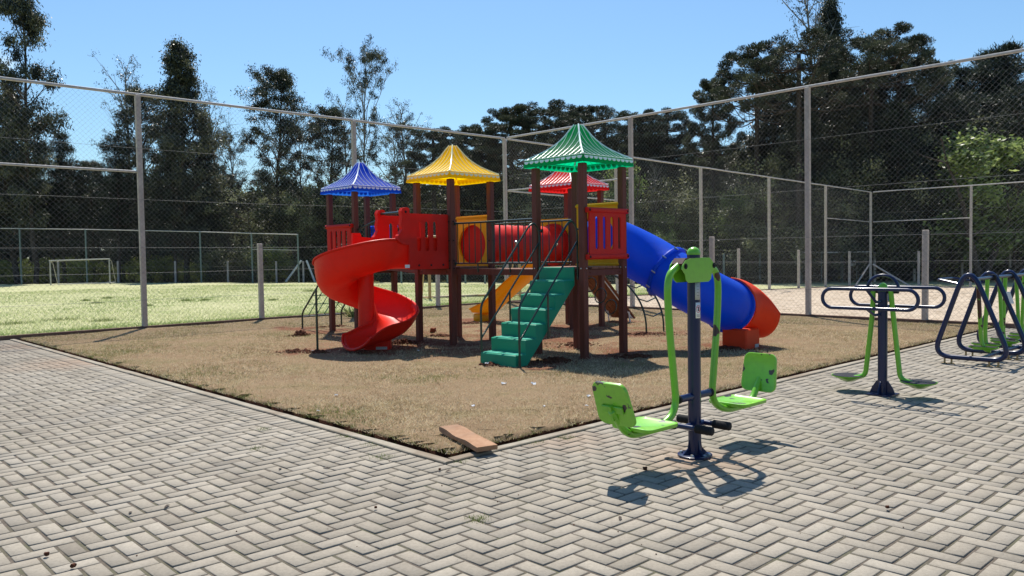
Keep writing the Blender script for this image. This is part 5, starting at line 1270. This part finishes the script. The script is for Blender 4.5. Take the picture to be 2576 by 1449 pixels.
def g_bush(h, seed, wd=.4, n_cl=110, leaf=(.18, .095), mat='bright', per=105, low=.0, stems=3, bark=None, rc=.55):
    rd = random.Random(seed); rg = np.random.default_rng(seed); mb = MB(); lv = []; tn = []
    for s in range(stems):
        az = rd.uniform(0, 6.3); p = Vector((0, 0, 0)); q = limb(mb, p, Vector((math.cos(az)*.25, math.sin(az)*.25, 1)), h*.8, h*.013, Vector((0, 0, .3)), n=6, rd=rd)
        for k in range(8): az2 = rd.uniform(0, 6.3); limb(mb, q[rd.randint(2, 5)], Vector((math.cos(az2), math.sin(az2), .6)), h*wd*rd.uniform(.4, .9), h*.005, Vector((0, 0, .2)), n=4, rd=rd)
    lobes = [(Vector((rd.gauss(0, .35)*h*wd, rd.gauss(0, .35)*h*wd, h*rd.uniform(low+.25, .85))), rd.uniform(.35, .6)) for _ in range(9)]
    for k in range(n_cl):
        c0, lr = rd.choice(lobes); d = Vector((rd.gauss(0, 1), rd.gauss(0, 1), rd.gauss(0, 1))).normalized()*h*wd*lr*rd.uniform(.55, 1.05)
        c = np.array(c0)+np.array(d)*np.array([1, 1, .85]); c[2] = max(c[2], h*.03)
        m = int(per*rd.uniform(.5, 1.3)); P = rg.normal(0, .5, (m, 3))*rc*rd.uniform(.6, 1.2)*(h/8)+c; P[:, 2] = np.maximum(P[:, 2], .02)
        lv.append(cards(P, leaf[0], leaf[1], np.array([0, 0, .1]), 1, rg)); tn.append(np.clip(rd.random()**1.3+rg.normal(0, .12, m), 0, 1))
    return finish_tree(lv, tn, LEAF[mat], mb, bark or BARK, 'tree')
T = {}
T['euc_tall'] = (16, g_euc(16, 11, cs=.30, wd=.17, shape='cone', nl=40, ncl=3, per=110))
T['euc_oval'] = (16, g_euc(16, 12, cs=.42, wd=.15, shape='oval', nl=36, ncl=4, per=110))
T['euc_airy'] = (16, g_euc(16, 13, cs=.48, wd=.22, shape='oval', nl=24, ncl=4, per=75, rc=.42, dead=.12, bark=BARKP, elev=(.9, 1.8)))
T['euc_gap'] = (16, g_euc(16, 14, cs=.20, wd=.105, shape='col', nl=46, ncl=4, per=150, dead=.12, rc=.48, tr=.010, elev=(.5, 1.3), gap=(.64, .78)))
T['euc_bare'] = (16, g_euc(16, 15, cs=.45, wd=.16, shape='oval', nl=22, ncl=3, per=22, rc=.30, dead=.2, bark=BARKP, leaf=(.15, .045), elev=(1.2, 2.4)))
T['euc_cone'] = (16, g_euc(16, 16, cs=.12, wd=.155, shape='cone', nl=64, ncl=4, per=110, rc=.48))
T['pine_a'] = (15, g_pine(15, 21, cs=.22, wd=.24)); T['pine_b'] = (15, g_pine(15, 22, cs=.35, wd=.28, nw=13, power=.6)); T['pine_c'] = (15, g_pine(15, 23, cs=.15, wd=.20, nw=19))
T['ara_a'] = (16, g_ara(16, 31)); T['ara_b'] = (16, g_ara(16, 32, top=.42, wd=.26, nw=6)); T['ara_c'] = (16, g_ara(16, 33, top=.24, wd=.36, nw=4, sparse=.1))
T['broad'] = (9, g_bush(9, 41, wd=.42, n_cl=190, mat='olive', stems=3)); T['broad_b'] = (9, g_bush(9, 42, wd=.36, n_cl=190, mat='bright', stems=3)); T['vine'] = (9, g_bush(9, 43, wd=.15, n_cl=90, mat='bright', stems=2, rc=.45))
T['broad_c'] = (9, g_bush(9, 45, wd=.48, n_cl=200, mat='olive', stems=4, leaf=(.17, .09)))
T['shrub'] = (2.6, g_bush(2.6, 44, wd=.55, n_cl=60, mat='shrub', leaf=(.10, .045), per=75, stems=3, rc=1.3)); T['shrub_b'] = (2.6, g_bush(2.6, 46, wd=.75, n_cl=70, mat='olive', leaf=(.11, .05), per=75, stems=3, rc=1.3))
NM = {'euc': 'eucalyptus_tree', 'pin': 'pine_tree', 'ara': 'araucaria_tree', 'bro': 'broadleaf_tree', 'vin': 'vine_covered_tree', 'shr': 'shrub'}
CT = {'euc': 'tree', 'pin': 'tree', 'ara': 'tree', 'bro': 'tree', 'vin': 'tree', 'shr': 'shrub'}
def tree(kind, x, ytop, D, label, group='trees round the fields', sx=1.0, rz=None, zb=-.55):
    d = rt*((x-1288)/FPX) - up*((640-724.5)/FPX) + fw; X = d.x/d.y*D; z = zb+max(0, (D-60)*.05)
    # ground row for this depth, then the height that reaches ytop
    topz = pixd(x, ytop, D).z; h0, (tm, lm) = T[kind]; s = (topz-z)/h0
    o = thing(NM[kind[:3]], label, CT[kind[:3]], (X, D, z), group); o.scale = (s*sx, s*sx, s); o.rotation_euler = (0, 0, rz if rz is not None else random.uniform(0, 6.28))
    for nm_, me_ in (('trunk', tm), ('crown', lm)): c = bpy.data.objects.new(nm_, me_); COL.objects.link(c); c.parent = o
    return o
TL = [('euc_gap', 85, -60, 54, 'very tall airy eucalyptus breaking out of the top left of the picture', .82), ('euc_cone', 45, 245, 56, 'dense dark tree at the left edge, in front of the very tall eucalyptus', 1.35), ('pine_a', 160, 335, 58, 'rounded dark tree just right of the very tall eucalyptus', 1.1),
  ('pine_b', -60, 260, 57, 'dark pine cut by the left edge of the picture', 1.2), ('euc_bare', 340, 178, 60, 'thin grey almost bare tree rising over the first tall fence post', .9), ('euc_oval', 375, 240, 58, 'shaggy dark tree beneath the thin bare one at the first fence post', 1.0), ('pine_b', 300, 345, 57, 'broad pine left of the first tall fence post', .95),
  ('euc_cone', 468, 122, 56, 'tall dark spire shaped tree, the tallest between the first and second fence posts', 1.1), ('pine_a', 440, 330, 55, 'dark conifer leaning on the left flank of the tall spire', 1.0), ('pine_c', 525, 320, 57, 'dark conifer on the right flank of the tall spire', 1.1), ('euc_bare', 560, 243, 60, 'thin bare tree right of the tall spire', .8), ('euc_airy', 590, 355, 62, 'low airy tree in the gap right of the tall spire', .8),
  ('euc_oval', 703, 195, 58, 'tall eucalyptus with an egg shaped crown, middle of the left woods', .95), ('euc_airy', 760, 330, 60, 'small eucalyptus tucked against the egg shaped one', .8), ('euc_oval', 832, 288, 58, 'bushy eucalyptus just left of the second tall fence post', 1.0),
  ('euc_airy', 925, 160, 58, 'tall airy eucalyptus with a loose crown just right of the second tall fence post', .62), ('euc_bare', 1040, 272, 60, 'pale bare branched tree between the second fence post and the yellow roof', 1.15), ('euc_airy', 1000, 330, 58, 'short loose tree at the foot of the pale bare one', .9), ('euc_bare', 880, 262, 62, 'pale bare tree behind the bushy eucalyptus', .8),
  ('ara_b', 1095, 345, 56, 'araucaria left of the yellow roof, smallest of the row', 1.1), ('ara_a', 1160, 340, 60, 'araucaria right behind the peak of the yellow roof', 1.0), ('ara_b', 1215, 338, 58, 'araucaria between the yellow roof and the corner post', 1.0), ('ara_a', 1290, 298, 56, 'araucaria just right of the corner post', 1.05), ('ara_c', 1375, 286, 57, 'araucaria between the corner post and the green roof', 1.0),
  ('ara_a', 1440, 292, 60, 'araucaria behind the peak of the green roof', 1.0), ('ara_c', 1525, 300, 58, 'araucaria between the green roof and the next tall post', 1.0), ('ara_b', 1610, 303, 56, 'araucaria behind the tall post right of the green roof', 1.0), ('ara_a', 1680, 300, 59, 'araucaria halfway between the green roof and the great araucaria', .9),
  ('ara_b', 1795, 222, 52, 'tall narrow araucaria standing clear left of the great crowns', .62), ('euc_bare', 2075, -45, 50, 'tall thin topped eucalyptus rising above the great araucaria crowns on the right', .95), ('euc_cone', 2090, 10, 52, 'slender dark crown, the highest peak of the right woods', .75), ('euc_cone', 2095, 85, 52, 'dark leafy tree entwined with the thin topped eucalyptus on the right', .8),
  ('ara_c', 2010, 128, 47, 'great wide araucaria left of the thin topped eucalyptus', .95), ('ara_c', 2190, 112, 48, 'great wide araucaria right of the thin topped eucalyptus', .85), ('euc_cone', 2020, 230, 48, 'dark leafy tree below the great left araucaria', 1.3), ('euc_cone', 2130, 200, 49, 'dark leafy mass below the great right araucaria', 1.3),
  ('pine_a', 2260, 260, 47, 'dark pine right of the great araucarias', 1.3), ('pine_a', 2350, 170, 56, 'pointed pine on the right skyline, first from the great araucarias', 1.0), ('pine_c', 2410, 172, 57, 'pointed pine on the right skyline, second from the great araucarias', 1.2), ('pine_a', 2470, 138, 56, 'tallest pointed pine of the right skyline', 1.1), ('pine_c', 2530, 112, 55, 'pointed pine near the right edge of the picture', 1.3), ('pine_a', 2620, 90, 52, 'large dark pine cut by the right edge of the picture', 1.3),
  ('pine_b', 2400, 235, 50, 'full dark pine in front of the right skyline pines', 1.3), ('pine_a', 2500, 128, 54, 'pointed pine standing between the tallest one and the right edge', 1.4), ('pine_b', 2560, 220, 46, 'large dark pine hanging over the right end of the far fence', 1.2), ('vine', 2470, 245, 43, 'slim tree wrapped in bright yellow green vine at the right', 1.6), ('vine', 1565, 335, 50, 'bright green bushy treetop between the green roof and the tall post', .8),
  ('broad_c', 2340, 330, 46, 'olive green broadleaf tree left of the vine wrapped tree', 1.0), ('broad_b', 2560, 470, 44, 'bright green broadleaf tree at the right edge behind the walker', 1.2), ('broad_b', 2475, 560, 45, 'bright green low tree behind the walker machine', 1.2), ('broad', 1720, 420, 49, 'grey green broadleaf tree behind the blue tube slide', 1.2), ('broad_b', 1840, 470, 49, 'sunlit green broadleaf tree left of the tall right fence post', 1.0), ('broad_c', 1950, 400, 48, 'olive broadleaf tree behind the tall right fence post', 1.1),
  ('broad', 2060, 380, 48, 'grey green broadleaf tree behind the gate', 1.1), ('broad_c', 2180, 400, 47, 'dark olive tree behind the far court corner', 1.1), ('broad', 2290, 420, 47, 'dark tree behind the round topped handles of the stepper', 1.2), ('broad', 1480, 470, 52, 'grey green tree behind the green and red roofs', 1.2), ('broad_c', 1600, 450, 51, 'olive tree seen between the green tower and the blue slide', 1.1), ('broad', 1350, 500, 56, 'low grey tree behind the bridge railing', 1.0),
  ('euc_cone', 1955, 200, 53, 'dark crown filling the gap under the left arm of the great araucarias', 1.5), ('euc_cone', 2190, 175, 53, 'dark crown filling the gap between the two great araucarias', 1.3), ('pine_a', 2275, 215, 52, 'dark pine just right of the second great araucaria', 1.4), ('ara_c', 1905, 165, 50, 'smaller wide araucaria at the left shoulder of the great crowns', .8), ('ara_a', 2260, 130, 51, 'araucaria with an outstretched arm at the right shoulder of the great crowns', .8),
  ('euc_bare', 1650, 420, 50, 'thin grey stems in front of the woods behind the blue slide', .7)]
for kd, x, yt, D, lb, sx in TL: tree(kd, x, yt, D, lb, sx=sx)
rdx = random.Random(5)
ORD = 'first second third fourth fifth sixth seventh eighth ninth tenth eleventh twelfth thirteenth fourteenth fifteenth sixteenth seventeenth eighteenth nineteenth twentieth'.split()+['twenty '+q for q in 'first second third fourth fifth sixth seventh eighth ninth'.split()]
def fill(x0, x1, n, kinds, yt0, yt1, D0, D1, label0, group, sx=(.9, 1.3), zb=-.55):
    for i in range(n):
        label = label0+', '+(ORD[i]+' from the left' if i < n-1 else 'the last on the right')
        x = x0+(x1-x0)*(i+rdx.uniform(.1, .9))/n; tree(rdx.choice(kinds), x, rdx.uniform(yt0, yt1), rdx.uniform(D0, D1), label, group, sx=rdx.uniform(*sx), zb=zb)
fill(-170, 600, 17, ['pine_a', 'pine_b', 'pine_c', 'euc_oval'], 395, 470, 56, 64, 'dark filler tree low in the left woods', 'filler trees of the left woods', (1.0, 1.4))
fill(600, 1260, 15, ['euc_oval', 'pine_b', 'broad', 'broad_c', 'euc_cone'], 410, 480, 56, 66, 'grey green filler tree low in the middle woods', 'filler trees of the middle woods', (1.0, 1.5))
fill(1260, 1950, 16, ['ara_b', 'broad', 'broad_c', 'ara_c', 'euc_cone'], 350, 430, 54, 66, 'dark filler tree below the row of araucarias', 'filler trees of the araucaria woods', (1.1, 1.6))
fill(1900, 2700, 18, ['pine_a', 'pine_b', 'broad_c', 'euc_cone', 'pine_c'], 300, 420, 50, 60, 'dark filler tree low in the right woods', 'filler trees of the right woods', (1.2, 1.7))
fill(-150, 780, 24, ['shrub'], 640, 670, 55.5, 62, 'sunlit yellow green shrub under the left woods', 'sunlit shrubs at the foot of the left woods', (1.2, 2.0), zb=-.3)
fill(560, 1300, 14, ['shrub', 'shrub_b', 'shrub_b'], 620, 660, 53.5, 58, 'low shrub under the middle woods', 'shrubs at the foot of the middle woods', (1.1, 1.8), zb=-.3)
fill(1280, 2720, 28, ['shrub_b', 'shrub_b', 'shrub'], 570, 640, 47.2, 51, 'undergrowth shrub under the right woods', 'undergrowth shrubs of the right woods', (1.4, 2.1), zb=-.6)
fill(1560, 2720, 17, ['broad', 'broad_b', 'broad_b'], 450, 560, 48, 53, 'low broadleaf tree edging the right woods', 'low broadleaf trees of the right woods', (1.1, 1.5))
# the wood behind, which reads as one dark mass
def mass(x0, x1, ytop, D, n, seed):
    rg = np.random.default_rng(seed); X0 = (x0-1288)/FPX*D; X1 = (x1-1288)/FPX*D; x = X0+(X1-X0)*rg.random(n)
    pxs = x/D*FPX+1288; topz = CAM_H+(640-np.interp(pxs, *ytop))/FPX*D*1.0
    topz = topz*(1-.10*vnoise(x+300, x*0+5, 3.1, seed)-.06*vnoise(x+300, x*0+5, .9, seed)); z = -.5+(topz+.5)*rg.random(n)**.8
    y = D+rg.normal(0, 2.2, n); return np.stack([x, y, z], 1)
yt_ = ([-300, 400, 560, 640, 760, 1000, 1250, 1340, 1700, 2100, 2700], [430, 430, 480, 470, 450, 470, 440, 420, 400, 330, 260])
P = np.concatenate([mass(-300, 2800, yt_, 74, 34000, 1), mass(-300, 2800, yt_, 82, 30000, 2)])
v = cards(P, .95, .42, None, 1, np.random.default_rng(3)); me = npmesh('forest', v.reshape(-1, 3), np.arange(len(v)*4).reshape(-1, 4), LEAF['pine'], np.clip(np.random.default_rng(4).random(len(v))*.7, 0, 1))
tag(link('forest', me), 'far wood behind the trees, one dark mass', 'forest', kind='stuff')
